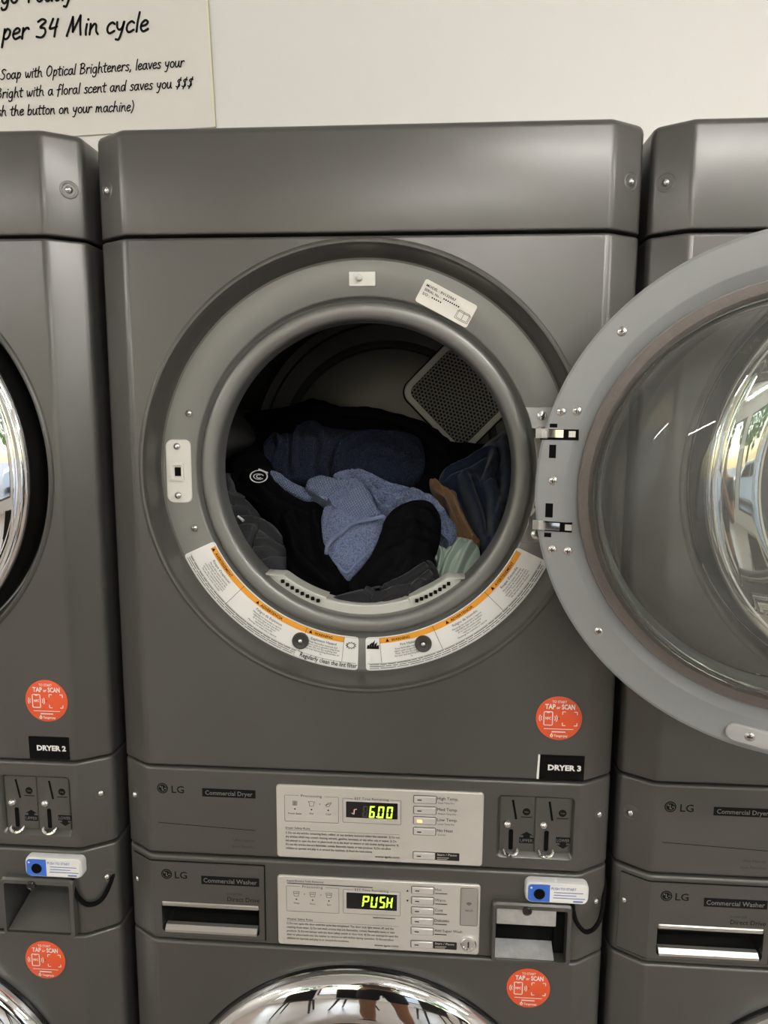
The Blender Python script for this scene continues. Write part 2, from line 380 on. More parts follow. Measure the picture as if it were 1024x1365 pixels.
PY = -.0035                                                    # face of the silver control plates
def control_plate(parent, washer):
    if not washer: x0, x1, z0, z1 = -.1175, .168, .9893, 1.0966
    else: x0, x1, z0, z1 = -.118, .1665, .8545, .9606
    pl = Geo().prism(rrect(x0, x1, z0, z1, .0045), PY, .002, .0012).build('control_plate', 'alu', parent)
    pl['label'] = 'brushed silver control plate with green digits'
    T = PY-.0004; g = Geo(); gg = Geo()
    Q = lambda px, py: fp(px, py, PY)
    def tx(body, px, py, size, **k):
        x, z = Q(px, py); put_text(g, body, x, z, T, size, **k)
    if not washer:
        d0 = Q(461.4, 1067.8); d1 = Q(530.1, 1092); box0 = (379.4, 1059.5, 451.4, 1096); bx = (549.9+2, 578.9+2); rows = [1065.5, 1080, 1093.7, 1108]; st = 1140.3
        names = [('High Temp.', 'Super Temp Dry'), ('Med Temp.', 'Medium Temp Dry'), ('Low Temp.', 'Lower Temp Dry'), ('No Heat', 'Cool Air')]
        digits = [('6', 493, 500.2), ('0', 504.4, 512.2), ('0', 516, 523.8)]; dy = (1074, 1089.5)
        title = 'Dryer Safety Rules'; ty = 1104.3; l0 = 1110.8; lw = (380.9, 533)
        rules = '1) Do not dry articles containing foam, rubber, or any similarly textured rubber-like materials. 2) Do not dry articles which may contain cleaning solvents, gasoline, kerosene, or any other oils or waxes. 3) Do not attempt to open the door or place hands on to the dryer to remove or add clothes during operation. 4) Do not dry articles that are flammable, contain flammable liquids or wax products. 5) Do not allow children to operate and play in or around the machines. 6) Read the instructions.'
        www = (532.6, 1144.3)
    else:
        d0 = Q(462, 1189); d1 = Q(529.2, 1213.8); box0 = (381.8, 1180.5, 452, 1217); bx = (549, 578); rows = [1186.6, 1200.5, 1214, 1227.6, 1241]; st = 1258.6
        names = [('Hot', ''), ('Warm', ''), ('Cold', ''), ('Delicates', ''), ('Add Super Wash', '')]
        digits = [('P', 484, 492.6), ('U', 495.4, 503.8), ('S', 507, 514.6), ('H', 516.6, 524.4)]; dy = (1194, 1209)
        title = 'Washer Safety Rules'; ty = 1225.5; l0 = 1231.4; lw = (382.5, 531)
        rules = '1) Do not open the door until the cycle has completed. The door lock light shines off, and the rotating drum stops. 2) Do not wash articles that are flammable, contain flammable items or wax products. 3) Do not tamper with the door safety switch or door lock. 4) Do not attempt to open the door or place hands into the washer to remove or add clothes during operation. 5) Do not allow children to operate and play in or around the machines.'
        www = (531, 1262.5)
    # display
    Geo().prism(rrect(d0[0]-.0022, d1[0]+.0022, d1[1]-.0022, d0[1]+.0012, .0015), PY-.0007, PY+.001, .0005).build('display_bezel', 'button', pl)
    Geo().prism(rrect(d0[0], d1[0], d1[1], d0[1], .001), PY-.0010, PY+.001).build('display_window', 'black_gloss', pl)
    za = Q(500, dy[1])[1]; zb = Q(500, dy[0])[1]
    for ch, a, b in digits:
        gd = Geo(); seven(gd, ch, Q(a, 1085)[0]-.0012, Q(b, 1085)[0]-.0012, za, zb, PY-.0014); gd.build('digit', 'led', pl, fix=False)
    if not washer:
        gd = Geo(); x, z = Q(502.3, 1089); disc(gd, x, z+.0008, .0009, PY-.0014, 10); gd.build('digit_dot', 'led', pl, fix=False)
        gd = Geo(); seven(gd, '8', Q(482.8, 1085)[0], Q(489.6, 1085)[0], za, zb, PY-.0013); gd.build('dim_digit', 'led_off', pl, fix=False)
        gd = Geo(); x, z = Q(472, 1082); bar(gd, x, z-.003, x+.0006, z+.004, .0016, PY-.0013); bar(gd, x+.0006, z+.004, x+.004, z+.0045, .0012, PY-.0013); bar(gd, x, z-.003, x-.003, z-.0015, .0012, PY-.0013)
        gd.build('display_icon', 'pinkprint', pl, fix=False)
    # frames
    fl = [Q(457.5, d) for d in ()]
    frame_line(g, rrect(d0[0]-.0046, d1[0]+.0046, d1[1]-.0078, d0[1]+.0042, .0008, 1), .0004, T)
    a, b, c, d = box0; xa, zb_ = Q(a, b); xb, za_ = Q(c, d); za_ = zb_-.0385
    frame_line(g, rrect(xa, xb, za_, zb_, .0008, 1), .0004, T)
    # headings sit on a blank strip of the plate
    xm = (xa+xb)/2; gb = Geo(); poly(gb, [(xm-.018, zb_-.002), (xm+.018, zb_-.002), (xm+.018, zb_+.002), (xm-.018, zb_+.002)], T-.0001)
    gb.build('heading_strip', 'alu', pl, fix=False); gb = Geo()
    xd = (d0[0]+d1[0])/2; zt = d0[1]+.0042; poly(gb, [(xd-.026, zt-.0012), (xd+.026, zt-.0012), (xd+.026, zt+.0022), (xd-.026, zt+.0022)], T-.0001)
    gb.build('heading_strip', 'alu', pl, fix=False)
    gh = Geo(); put_text(gh, 'Processing', xm, zb_-.0016, T-.0002, .0052, .029, 'C'); put_text(gh, 'EST.Time Remaining', xd, zt-.0012, T-.0002, .0048, .047, 'C')
    gh.build('heading_print', 'ink', pl, fix=False)
    # little programme icons
    for k, (fx, nm) in enumerate(((.19, 'Wash' if washer else 'Power Sense'), (.5, 'Rinse' if washer else 'Dry'), (.81, 'Spin' if washer else 'Cool'))):
        x = xa+(xb-xa)*fx; z = zb_-.0115
        if washer: frame_line(g, [(x-.0042, z+.0035), (x+.0042, z+.0035), (x+.003, z-.0035), (x-.003, z-.0035)], .0005, T); bar(g, x-.003, z+.0005, x+.003, z+.0008, .0008, T)
        elif k == 0: frame_line(g, rrect(x-.003, x+.003, z-.003, z+.003, .0005, 1), .0005, T); [bar(g, x-.002, z-.0018+i*.0012, x+.002, z-.0018+i*.0012, .0006, T) for i in range(4)]
        elif k == 1: frame_line(g, [(x-.0045, z+.003), (x-.0015, z+.0035), (x+.0015, z+.0035), (x+.0045, z+.003), (x+.0032, z+.001), (x+.0028, z-.0035), (x-.0028, z-.0035), (x-.0028, z+.001)], .0005, T)
        else: frame_line(g, [(x-.003, z-.003), (x+.001, z-.003), (x+.0045, z+.003), (x-.001, z+.002)], .0005, T); bar(g, x-.0045, z-.001, x+.002, z+.001, .0006, T)
        disc(g, x, z-.0085, .0011, T, 10); put_text(g, nm, x, z-.0155-(.001 if len(nm) > 6 else 0), T, .0036, None, 'C')
        if k and not (k == 1 and not washer): bar(g, x-(xb-xa)*.155-.0006, z, x-(xb-xa)*.155+.0006, z, .0012, T)
    # rules
    x, z = Q(lw[0], ty); put_text(g, title, x, z, T, .0042, .0345 if not washer else .037); xr = Q(lw[1], ty+7)[0]; bar(g, x, z-.0016, xr, z-.0016, .0003, T)
    lines = wrap(rules, 106 if not washer else 98); longest = max(map(len, lines)); z = Q(lw[0], l0)[1]
    for i, s in enumerate(lines[:5]):
        put_text(g, s, x, z-i*.0058, T, .0045, (xr-x)*len(s)/longest, bold=.006)
    xw, zw = Q(*www); put_text(g, 'www.lgcls.com', xw, zw, T, .0043, .034, 'R', bold=.012)
    if washer:
        tx('Super/Excess Suds Removal', 382.4, 1174.6, .0042, width=.052); bar(g, *Q(383, 1176.8), *Q(497, 1183), .0011, T); bar(g, *Q(497, 1223), *Q(527, 1224.6), .0010, T)
        for py, s in ((1187, 1), (1200.6, -1)): x, z = Q(543.3, py); poly(g, [(x-.0018, z-s*.0016), (x+.0018, z-s*.0016), (x, z+s*.0018)], T)
    # buttons
    zs = [Q(565, r)[1] for r in rows]; xb0, xb1 = Q(bx[0], rows[1])[0], Q(bx[1], rows[1])[0]
    for i, zc in enumerate(zs+[Q(565, st)[1]]):
        b = Geo().prism(rrect(xb0, xb1, zc-.0048, zc+.0048, .0012, 3), PY-.0022, PY+.001, .0008).build('button', 'button', pl)
        frame_line(gg, rrect(xb0-.0006, xb1+.0006, zc-.0055, zc+.0055, .0014, 3), .0008, PY-.0003)
        lit = (not washer and i == 2)
        gm = Geo(); poly(gm, rrect(xb0+.0045, xb0+(.0115 if lit else .0105), zc-(.0019 if lit else .0008), zc+(.0019 if lit else .0008), .0004, 2), PY-.0025)
        gm.build('button_lamp', 'orange_led' if lit else 'greyink', pl, fix=False)
    for zc, (a, b) in zip(zs, names):
        put_text(g, a, xb1+.0022, zc+.0002, T, .0062 if not washer else .0056, None); 
        if b: put_text(g, b, xb1+.0032, zc-.0052, T, .0032)
        else: bar(g, xb1+.0022, zc-.0038, xb1+.019, zc-.0038, .0012, T)
    zc = Q(565, st)[1]; gk = Geo(); poly(gk, rrect(xb1+.0008, xb1+.0335, zc-.0058, zc+.0058, .001, 2), T); gk.build('start_pause_field', 'black', pl, fix=False)
    gk = Geo(); put_text(gk, 'Start / Pause', xb1+.003, zc+.0012, T-.0003, .0044, .027, bold=.01); bar(gk, xb1+.003, zc-.0018, xb1+.019, zc-.0018, .0008, T-.0003); bar(gk, xb1+.003, zc-.0041, xb1+.017, zc-.0041, .0008, T-.0003)
    gk.build('start_pause_print', 'button', pl, fix=False)
    if washer:
        xa, z1_ = Q(614.8, 1184); xb = xa+.0228; z0_ = z1_-.0555
        Geo().prism(rrect(xa, xb, z0_, z1_, .0008, 2), PY-.0006, PY+.001, .0003).build('wifi_field', M['wifi'], pl)
        frame_line(gg, rrect(xa-.0004, xb+.0004, z0_-.0004, z1_+.0004, .001, 2), .0007, PY-.0003)
        gw = Geo(); x = (xa+xb)/2; z = z1_-.026
        for r in (.0016, .0032, .0048): ringp(gw, x, z, r, r+.0008, PY-.0009, 8, R(45), R(135))
        put_text(gw, 'Wi-Fi', x, z-.0085, PY-.0009, .0048, None, 'C'); gw.build('wifi_print', 'ink', pl, fix=False)
        x, z = Q(624.3, 1257.5); gl = Geo(); gl.revolve([(.0112, PY+.001), (.0112, PY-.003), (.0100, PY-.0045), (.0072, PY-.0045), (.0062, PY-.003), (.0001, PY-.003)], (x, z), 28); gl.build('key_lock', 'chrome', pl)
        gl = Geo(); poly(gl, rrect(x-.001, x+.001, z-.0045, z+.0045, .0005, 2), PY-.0033); gl.build('keyhole', 'black', pl, fix=False)
    g.build('print', 'ink', pl, fix=False); gg.build('groove_line', 'greyink', pl, fix=False)['kind'] = 'stuff'
    return pl
M['wifi'] = mat('wifi_field_grey', (.40, .37, .35), .45, .3)

# ---------------------------------------------------------------- tap-or-scan stickers, number plates
def start_sticker(parent, x, z, y=-.0003, r=.0302):
    g = Geo().revolve([(.001, y-.0009), (r-.0008, y-.0009), (r, y-.0006), (r, y+.0003)], (x, z), 48); s = g.build('start_sticker', 'red', parent)
    s['label'] = 'round orange-red TAP or SCAN sticker'
    y -= .0012; k = r/30.0; g = Geo()
    put_text(g, 'TO START', x, z+21.3*k, y, 5.0*k, 19*k, 'C', bold=.01); put_text(g, 'TAP', x-18.5*k, z+13*k, y, 9.5*k, 13.5*k, 'L', bold=.028)
    put_text(g, 'or', x-3.6*k, z+13.2*k, y, 6*k, 5*k, 'L', bold=.02); put_text(g, 'SCAN', x+3.2*k, z+13*k, y, 9.5*k, 17*k, 'L', bold=.028)
    a = x-14*k; frame_line(g, rrect(a-5.6*k, a+5.6*k, z-9.5*k, z+9*k, 1.2*k, 2), 1.2*k, y); bar(g, a-2*k, z+8*k, a+2*k, z+8*k, 1.2*k, y)
    put_text(g, 'NFC', a, z-1.7*k, y, 5*k, 7.5*k, 'C', bold=.03)
    for s1 in (1, -1):
        for rr in (4.2, 6.6):
            c = 0 if s1 > 0 else PI; ringp(g, a+s1*4.6*k, z, rr*k, (rr+1)*k, y, 8, c-R(38), c+R(38))
    b = x+14*k
    for sx in (-1, 1):
        for sz in (-1, 1):
            bar(g, b+sx*9.5*k, z+sz*9.5*k, b+sx*5.5*k, z+sz*9.5*k, 1.1*k, y); bar(g, b+sx*9.5*k, z+sz*9.5*k, b+sx*9.5*k, z+sz*5.5*k, 1.1*k, y)
    bar(g, x-19*k, z-14.6*k, x+19*k, z-14.6*k, .9*k, y); bar(g, x-9*k, z-18.6*k, x+9*k, z-18.6*k, 1.5*k, y)
    ringp(g, x-9*k, z-24*k, .9*k, 2.1*k, y, 12); poly(g, [(x-10.3*k, z-22.6*k), (x-7.7*k, z-22.6*k), (x-9*k, z-19.8*k)], y)
    put_text(g, 'Tangerpay', x-5.8*k, z-25.5*k, y, 4.6*k, 18*k, 'L', bold=.02); g.build('sticker_print', 'whiteprint', s, fix=False)
def number_plate(parent, body, x0, x1, z0, z1, tape=False):
    pl = Geo().prism(rrect(x0, x1, z0, z1, .0006, 2), -.0012, .0004).build('number_label', 'black_matt', parent)
    pl['label'] = 'black label reading '+body
    g = Geo(); put_text(g, body, x0+(x1-x0)*.20, z0+(z1-z0)*.40, -.0016, .0104, (x1-x0)*.73, 'L', bold=.045); g.build('label_print', 'whiteprint', pl, fix=False)
    if tape: Geo().prism([(x0-.0026, z0+.0006), (x0+.0004, z0), (x0+.0012, z1), (x0-.0012, z1+.0004)], -.0016, .0004).build('tape_strip', 'whiteprint', pl)

# ---------------------------------------------------------------- dryer
def make_dryer():
    d = empty('dryer', (0, 0, 0))
    tc = shell(Z1+.0018, ZT, .0025, .010).build('top_cover', 'paint', d)
    for s in (-1, 1): chamfer_screw(tc, s, 1.8845)
    # front with round opening
    z0, z1, rb, rt = Z2+.0016, Z1-.0018, .003, .004
    g = shell(z0, z1, rb, rt, True); RH = .2945
    inn = holed(g, (-XF, XF, z0+rb, z1-rt), circle(RH), 0.0)
    prof = [(RH, 0), (.2930, -.0022), (.2905, -.0034), (.2880, -.0030), (.2862, -.0006), (.2848, .004), (.2800, .022), (.2785, .0285), (.2762, .0318), (.2735, .0322)]
    g.revolve(prof, RC, 128); g.build('front_panel', 'paint', d, 30)
    g = Geo(); g.revolve([(.2745, .0322), (.2300, .0322), (.2287, .0328), (.2274, .0355), (.2262, .0400), (.2240, .0418), (.2222, .0395), (.2208, .0350), (.2190, .0328), (.2150, .0320), (.2070, .0324), (.2030, .0342), (.2006, .0380), (.1995, .0440), (.1995, .072)], RC, 128)
    g.build('door_ring', 'paint_in', d, 40)
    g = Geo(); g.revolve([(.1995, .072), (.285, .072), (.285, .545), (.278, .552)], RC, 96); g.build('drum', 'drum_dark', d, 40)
    # rear wall of the drum with pressed ring
    g = Geo(); g.revolve([(.278, .552), (.262, .553), (.256, .546), (.224, .546), (.217, .553), (.212, .556), (.207, .551), (.15, .548), (.06, .545), (.001, .545)], RC, 96); g.build('drum_rear', 'drum', d, 40)
    # lifters
    for a in (R(172), R(52), R(-68)):
        L = []
        for i, (y, h) in enumerate(((.10, .004), (.13, .045), (.30, .06), (.50, .045), (.535, .004))):
            row = []
            for k in range(9):
                q = (k-4)/4; an = a+q*.17*(.5+.5*min(1, h/.05)); rr = .2845-h*math.cos(q*PI/2)**1.2
                row.append((RC[0]+rr*math.cos(an), y, RC[1]+rr*math.sin(an)))
            L.append(row)
        Geo().loops(L, False).build('drum_lifter', 'drum', d, 50)
    # exhaust grille: frame + perforated plate
    c0 = Vector((.022, 1.648)); e1 = Vector((.7, .714)).normalized(); e2 = Vector((.7, -.714)).normalized(); La, Lb = .150, .182
    P = lambda a, b: (c0+e1*a+e2*b)
    lp = rrect(0, La, 0, Lb, .026, 8); li = rrect(.0125, La-.0125, .0125, Lb-.0125, .016, 8)
    to = lambda L, y: [(P(a, b).x, y, P(a, b).y) for a, b in L]
    ls = rrect(-.003, La+.003, -.003, Lb+.003, .028, 8)
    Geo().loops([to(ls, .546), to(ls, .5425), to(lp, .5425)], True).build('grille_gasket', 'black_matt', d)
    fr = Geo().loops([to(lp, .548), to(lp, .533), to(rrect(.002, La-.002, .002, Lb-.002, .025, 8), .531), to(li, .531), to(li, .540)], True).build('grille_frame', 'grille_white', d)
    g = Geo(); s = .0076; hr = .0029; ny = int((Lb-.02)/(s*.866))+1
    for j in range(ny):
        nx = int((La-.02)/s)
        for i in range(nx):
            a = .012+s*(i+.5*(j % 2))+.002; b = .013+j*s*.866
            if a > La-.013 or b > Lb-.013 or (a < .022 and b < .022 and math.hypot(.026-a, .026-b) > .014): continue
            hexo = [(a+s/1.732*math.cos(PI/6+q*PI/3), b+s/1.732*math.sin(PI/6+q*PI/3)) for q in range(6)]
            hexi = [(a+hr*math.cos(PI/6+q*PI/3), b+hr*math.sin(PI/6+q*PI/3)) for q in range(6)]
            g.loops([to(hexo, .534), to(hexi, .5335), to(hexi, .538)])
    o = g.build('perforated_plate', M['perf'], fr); o['kind'] = 'stuff'
    Geo().prism([tuple(P(a, b)) for a, b in rrect(.006, La-.006, .006, Lb-.006, .020, 6)], .5405, .5425).build('grille_back', 'perfback', fr)
    # ring fittings
    Y0 = .0322; F = lambda px, py: fp(px, py, Y0)
    lat = []
    for z, xl, xr in ((1.5688, -.2694, -.2355), ): pass
    xl, xr, zb, zt = -.2690, -.2345, 1.4830, 1.5690
    pts = rrect(xl, xr, zb, zt, .009, 5)
    pts = [(x+.0022*(1-((z-1.526)/.043)**2)*(-1)+.001, z) for x, z in pts]
    st = Geo().prism(pts, Y0-.003, Y0+.001, .0012).build('strike_plate', 'white', d); st['label'] = 'white plastic latch strike plate'
    cx, cz = F(237.5, 628.5); g = Geo()
    fo = rrect(cx-.0092, cx+.0092, cz-.0122, cz+.0122, .001, 2); fi = rrect(cx-.0062, cx+.0062, cz-.0088, cz+.0088, .0008, 2); fd = rrect(cx-.0035, cx+.0052, cz-.006, cz+.006, .0006, 2)
    yy = lambda L, y: [(a, y, b) for a, b in L]
    g.loops([yy(fo, Y0-.002), yy(fo, Y0-.006), yy(fi, Y0-.006), yy(fd, Y0-.0024)]); g.build('latch_socket', 'white', st)
    g = Geo(); poly(g, fd, Y0-.0033); g.build('latch_hole', 'black_matt', st, fix=False)
    for px, py in ((237, 595), (238.7, 660)):
        x, z = F(px, py); Geo().dome((x, Y0-.003, z), (0, -1, 0), .0052, .004, 14, 4, .001).build('screw', 'screw', st)
    for px, py in ((252, 551), (259.5, 704)):
        x, z = F(px, py); Geo().dome((x, Y0, z), (0, -1, 0), .0052, .0042, 14, 4, .001).build('ring_screw', 'screw', d)
        g = Geo(); bar(g, x-.0024, z, x+.0024, z, .0008, Y0-.0043); bar(g, x, z-.0024, x, z+.0024, .0008, Y0-.0043); g.build('screw_cross', 'black', d, fix=False)
    # top plate with peg
    xa, z1_ = F(465.5, 362.5); xb, z0_ = F(500.5, 381.5)
    tp = Geo().prism(rrect(xa, xb, z0_, z1_, .0008, 2), Y0-.002, Y0+.001, .0005).build('peg_plate', 'white', d)
    x, z = F(479.5, 371); Geo().dome((x, Y0-.007, z), (0, -1, 0), .0042, .004, 14, 4, .006).build('peg', 'white', tp)
    # rating label
    cx, cz = F(595, 404.5); a = math.atan2(F(636, 408)[1]-F(567, 371)[1], F(636, 408)[0]-F(567, 371)[0]); w, h = .0375, .0155
    rl = Geo().prism(rotp(rrect(cx-w, cx+w, cz-h, cz+h, .003, 4), (cx, cz), a), Y0-.0008, Y0+.0004).build('rating_label', 'sign', d)
    g = Geo(); ca, sa = math.cos(a), math.sin(a); tp2 = lambda u, v: (cx+u*ca-v*sa, cz+u*sa+v*ca)
    for k, (s, wd) in enumerate((('MODEL : RV1329A7', .042), ('SERIAL No. :', .024), ('S/O :', .010))):
        x, z = tp2(-.033, .0072-k*.0056); put_text(g, s, x, z, Y0-.0012, .0046, wd, 'L', a, .012)
    for k in range(8): bar(g, *tp2(-.006+k*.003, .0034), *tp2(-.0042+k*.003, .0034), .0018, Y0-.0012)
    for k in range(5): bar(g, *tp2(-.020+k*.003, -.0022), *tp2(-.0182+k*.003, -.0022), .0018, Y0-.0012)
    for dx_, dz_ in ((0, 0), (-.0016, -.0016)):
        frame_line(g, [tp2(u+(-dx_ if u > .0265 else dx_), v+dz_) for u, v in ((.019, .001), (.0265, .0005), (.034, .001), (.034, -.009), (.0265, -.0095), (.019, -.009))], .0005, Y0-.0012)
    bar(g, *tp2(.0265, .0005), *tp2(.0265, -.0095), .0005, Y0-.0012); g.build('label_print', 'ink', rl, fix=False)
    # curved warning labels
    def ang(px, py): x, z = F(px, py); return math.atan2(z-RC[1], x-RC[0])
    def warn(a0, a1, ob, oe, divs, heads, left):
        r0, r1 = .2270, .2745; n = 40
        inn = [(RC[0]+r*math.cos(a), RC[1]+r*math.sin(a)) for r, a in [(r0, a0+(a1-a0)*i/n) for i in range(n+1)]]
        out = [(RC[0]+r*math.cos(a), RC[1]+r*math.sin(a)) for r, a in [(r1, a1+(a0-a1)*i/n) for i in range(n+1)]]
        e = .004
        inn = [(RC[0]+r0*math.cos(a), RC[1]+r0*math.sin(a)) for a in [a0+e/r0+(a1-a0-2*e/r0)*i/n for i in range(n+1)]]
        out = [(RC[0]+r1*math.cos(a), RC[1]+r1*math.sin(a)) for a in [a1-e/r1+(a0-a1+2*e/r1)*i/n for i in range(n+1)]]
        side = lambda r, a: (RC[0]+r*math.cos(a), RC[1]+r*math.sin(a))
        pg = inn+[side(r0+.0012, a1-.0012/r0), side(r0+e, a1), side(r1-e, a1), side(r1-.0012, a1-.0012/r1)]+out+[side(r1-.0012, a0+.0012/r1), side(r1-e, a0), side(r0+e, a0), side(r0+.0012, a0+.0012/r0)]
        lb = Geo().prism(pg, Y0-.0007, Y0+.0004).build('warning_label', 'paper', d); lb['label'] = 'curved white warning label with orange header band'
        T = Y0-.0011; g = Geo(); ringp(g, RC[0], RC[1], r0+.0015, r0+.0092, T, 40, ob, oe); g.build('orange_band', 'orange', lb, fix=False)
        g = Geo(); T2 = T-.0003
        edges = [ob]+divs+[oe]
        for a in divs: bar(g, *side(r0+.0015, a), *side(r1-.0095, a), .0005, T2)
        ringp(g, RC[0], RC[1], r1-.0100, r1-.0096, T2, 40, a0+.01, a1-.01)
        frame = [a0+.010, a1-.010]
        for r in (r0+.0014, r1-.0014): ringp(g, RC[0], RC[1], r-.0001, r+.0001, T2, 40, frame[0], frame[1])
        for i, (hd, sub, body, hang) in enumerate(heads):
            m = hang; put_text(g, hd, 0, 0, T2, .0054, None, 'C', bold=.015, polar=(RC[0], RC[1], r0+.0074, m))
            v = text2d(hd, .015)[0]; tw = (max(p[0] for p in v)-min(p[0] for p in v))*.0054; aw = m-(tw/2+.0055)/(r0+.0074)
            poly(g, [side(r0+.0076, aw-.011), side(r0+.0076, aw+.011), side(r0+.0028, aw)], T2)
            x0_, x1_ = edges[i], edges[i+1]; mid = (x0_+x1_)/2; 
            put_text(g, sub, 0, 0, T2, .0052, None, 'C', polar=(RC[0], RC[1], r0+.0155, mid))
            lines = wrap(body, 34); nl = 5 if i != 3 else 4
            sp = (x1_-x0_)*(r0+.02); 
            for k in range(nl):
                rr = r0+.0200+k*.0034
                put_text(g, lines[k % len(lines)], 0, 0, T2, .0034, None, 'C', polar=(RC[0], RC[1], rr, mid+(.004 if k % 2 else 0)))
        for k in range(3):
            aa = a0+.02; rr = r1-.0085+k*.0026; ab = a1-.02
            if left and k < 3: ab = edges[-2]-.01
            segs = [random.uniform(0, .02)]; cur = aa
            while cur < ab-.01:
                st_ = min(ab, cur+random.uniform(.03, .09)); ringp(g, RC[0], RC[1], rr-.0004, rr+.0004, T2, 6, cur, st_-.006); cur = st_
        # pictogram
        ap = (oe+a1)/2 if left else (a0+ob)/2; x, z = side(r0+.0125, ap)
        if left:
            n2 = 22; st2 = [(x+(.0075 if i % 2 else .0042)*math.cos(2*PI*i/n2)*(1.0), z+(.0052 if i % 2 else .0030)*math.sin(2*PI*i/n2)) for i in range(n2)]
            frame_line(g, st2, .0007, T2)
            put_text(g, 'Regularly clean the lint filter', 0, 0, T2, .0094, .082, 'C', bold=.012, polar=(RC[0], RC[1], r1-.0032, (edges[-2]+a1)/2+.004))
        else:
            for i, hgt in enumerate((.006, .010, .013, .010, .006)):
                bx_ = x-.0066+i*.0033; poly(g, [(bx_-.0019, z-.004), (bx_+.0019, z-.004), (bx_+.0016, z+.001), (bx_+.003, z-.004+hgt), (bx_-.0012, z-.001+hgt*.35)], T2)
        bar(g, *side(r0+.0015, oe if left else ob), *side(r1-.0105, oe if left else ob), .0004, T2)
        g.build('label_print', 'ink', lb, fix=False)
    random.seed(4)
    fr_ = 'Ne pas faire secher d\'articles contenant de l\'essence ou des solvants. Tout manquement peut causer une explosion ou la mort.'
    es_ = 'Mantenga los materiales y vapores inflamables lejos de la secadora. El no hacerlo puede causar explosion o incendio.'
    en_ = 'Keep flammable materials and vapors such as gasoline away from dryer. Do not dry anything that has ever had anything flammable on it.'
    a0 = ang(246, 741); a0 = R(-155.0)
    warn(a0, R(-91.6), a0+.03, ang(459, 853), [ang(325, 782), ang(410, 836)],
         [('AVERTISSEMENT', 'Risque d\'explosion', fr_, ang(303, 750)), ('ADVERTENCIA', 'Peligro de Explosion', es_, ang(365, 812)), ('WARNING', 'Explosion Hazard', en_, ang(432, 845))], True)
    warn(R(-89.2), R(-25.2), ang(506, 851), R(-25.2)-.02, [ang(576, 833), ang(644, 787)],
         [('WARNING', 'Fire Hazard', en_, ang(533, 846)), ('ADVERTENCIA', 'Peligro de Incendio', es_, ang(613, 814)), ('AVERTISSEMENT', 'Risque d\'incendie', fr_, ang(668, 762))], False)
    # bumpers
    for px, py in ((401, 853.5), (564.5, 857.5)):
        x, z = F(px, py); b = Geo().revolve([(.0118, Y0+.001), (.0115, Y0-.004), (.0095, Y0-.0065), (.0050, Y0-.0055), (.0040, Y0-.004), (.0001, Y0-.004)], (x, z), 28).build('rubber_bumper', 'rubber', d)
        Geo().dome((x, Y0-.004, z), (0, -1, 0), .0042, .0034, 12, 4, .001).build('screw', 'screw', b)
    # lint filter strip
    def sec(prof, a0, a1, n=40): return Geo().revolve(prof, RC, n, a0, a1, True, True)
    lf = sec([(.2005, .05), (.1875, .047), (.1858, .049), (.1858, .075), (.2005, .078)], R(-107), R(-70), 30).build('lint_filter', 'lint', d)
    for a0_, a1_, sgn in ((R(-134), R(-106.6), 1), (R(-46), R(-70.4), -1)):
        n = 24; L = []
        for i in range(n+1):
            q = i/n; a = a0_+(a1_-a0_)*q; t = min(1, q/.22); ri = .1995-(.0165)*t
            L.append([(RC[0]+r*math.cos(a), y, RC[1]+r*math.sin(a)) for r, y in ((.1995, .049), (ri+.0015, .044), (ri, .046), (ri, .075), (.1995, .078))])
        Geo().loops(L, True, True, True).build('filter_wing', 'lint', lf)
        for i in range(8):
            a = a0_+(a1_-a0_)*(.27+.088*i); x, z = RC[0]+.1912*math.cos(a), RC[1]+.1912*math.sin(a); h = .0024
            rot = 0; g = Geo(); ca2, sa2 = math.cos(rot), math.sin(rot)
            Geo().prism(rrect(x-h, x+h, z-h, z+h, .0006, 2), .0432, .05).build('filter_slot', 'black_matt', lf)
    # hinge bracket on the ring
    hb = Geo(); zz = [1.437, 1.4695, 1.4700, 1.5755, 1.5760, 1.6145]
    rin = lambda z, r: math.sqrt(max(0, r*r-(z-RC[1])**2))
    L = []
    for i in range(25):
        z = 1.437+(1.6145-1.437)*i/24; inner = rin(z, .2285); outer = rin(z, .2735)
        L.append((inner, outer, z))
    pts = [(a, z) for a, b, z in L]+[(b, z) for a, b, z in reversed(L)]
    h = hb.prism(pts, Y0-.003, Y0+.001, .0006).build('hinge_bracket', 'steel', d)
    for px, py in ((722, 554), (714, 712)):
        x, z = F(px, py); Geo().dome((x, Y0-.003, z), (0, -1, 0), .0068, .003, 14, 3, .001).build('bracket_screw', 'screw', h)
    # fascia with coin recess
    z0, z1 = Z3+.0018, Z2-.0016; g = shell(z0, z1, .004, .004, True)
    cr = (.1865, .2905, 1.0025, 1.0938); g.add([(-XF, 0, z0+.004), (.17, 0, z0+.004), (.17, 0, z1-.004), (-XF, 0, z1-.004)], [(0, 1, 2, 3)])
    loop = rrect(*cr, .007, 5); inn = holed(g, (.17, XF, z0+.004, z1-.004), loop)
    l2 = rrect(cr[0]+.003, cr[1]-.003, cr[2]+.006, cr[3]-.003, .005, 5); l1 = rrect(cr[0]+.001, cr[1]-.001, cr[2]+.0015, cr[3]-.001, .006, 5)
    g.loops([yy(loop, 0), yy(l1, .0012), yy(l2, .0065)], True, False, True); fa = g.build('control_fascia', 'paint', d, 30)
    for s in (-1, 1): chamfer_screw(fa, s, 1.0625)
    g = Geo(); gl = Geo(); x, z = fp(216.8, 1050.5); lg_logo(g, gl, x, z, -.0004, .0078); x, z = fp(229, 1056.5); put_text(g, 'LG', x, z, -.0004, .0150, .0178, 'L', bold=.012)
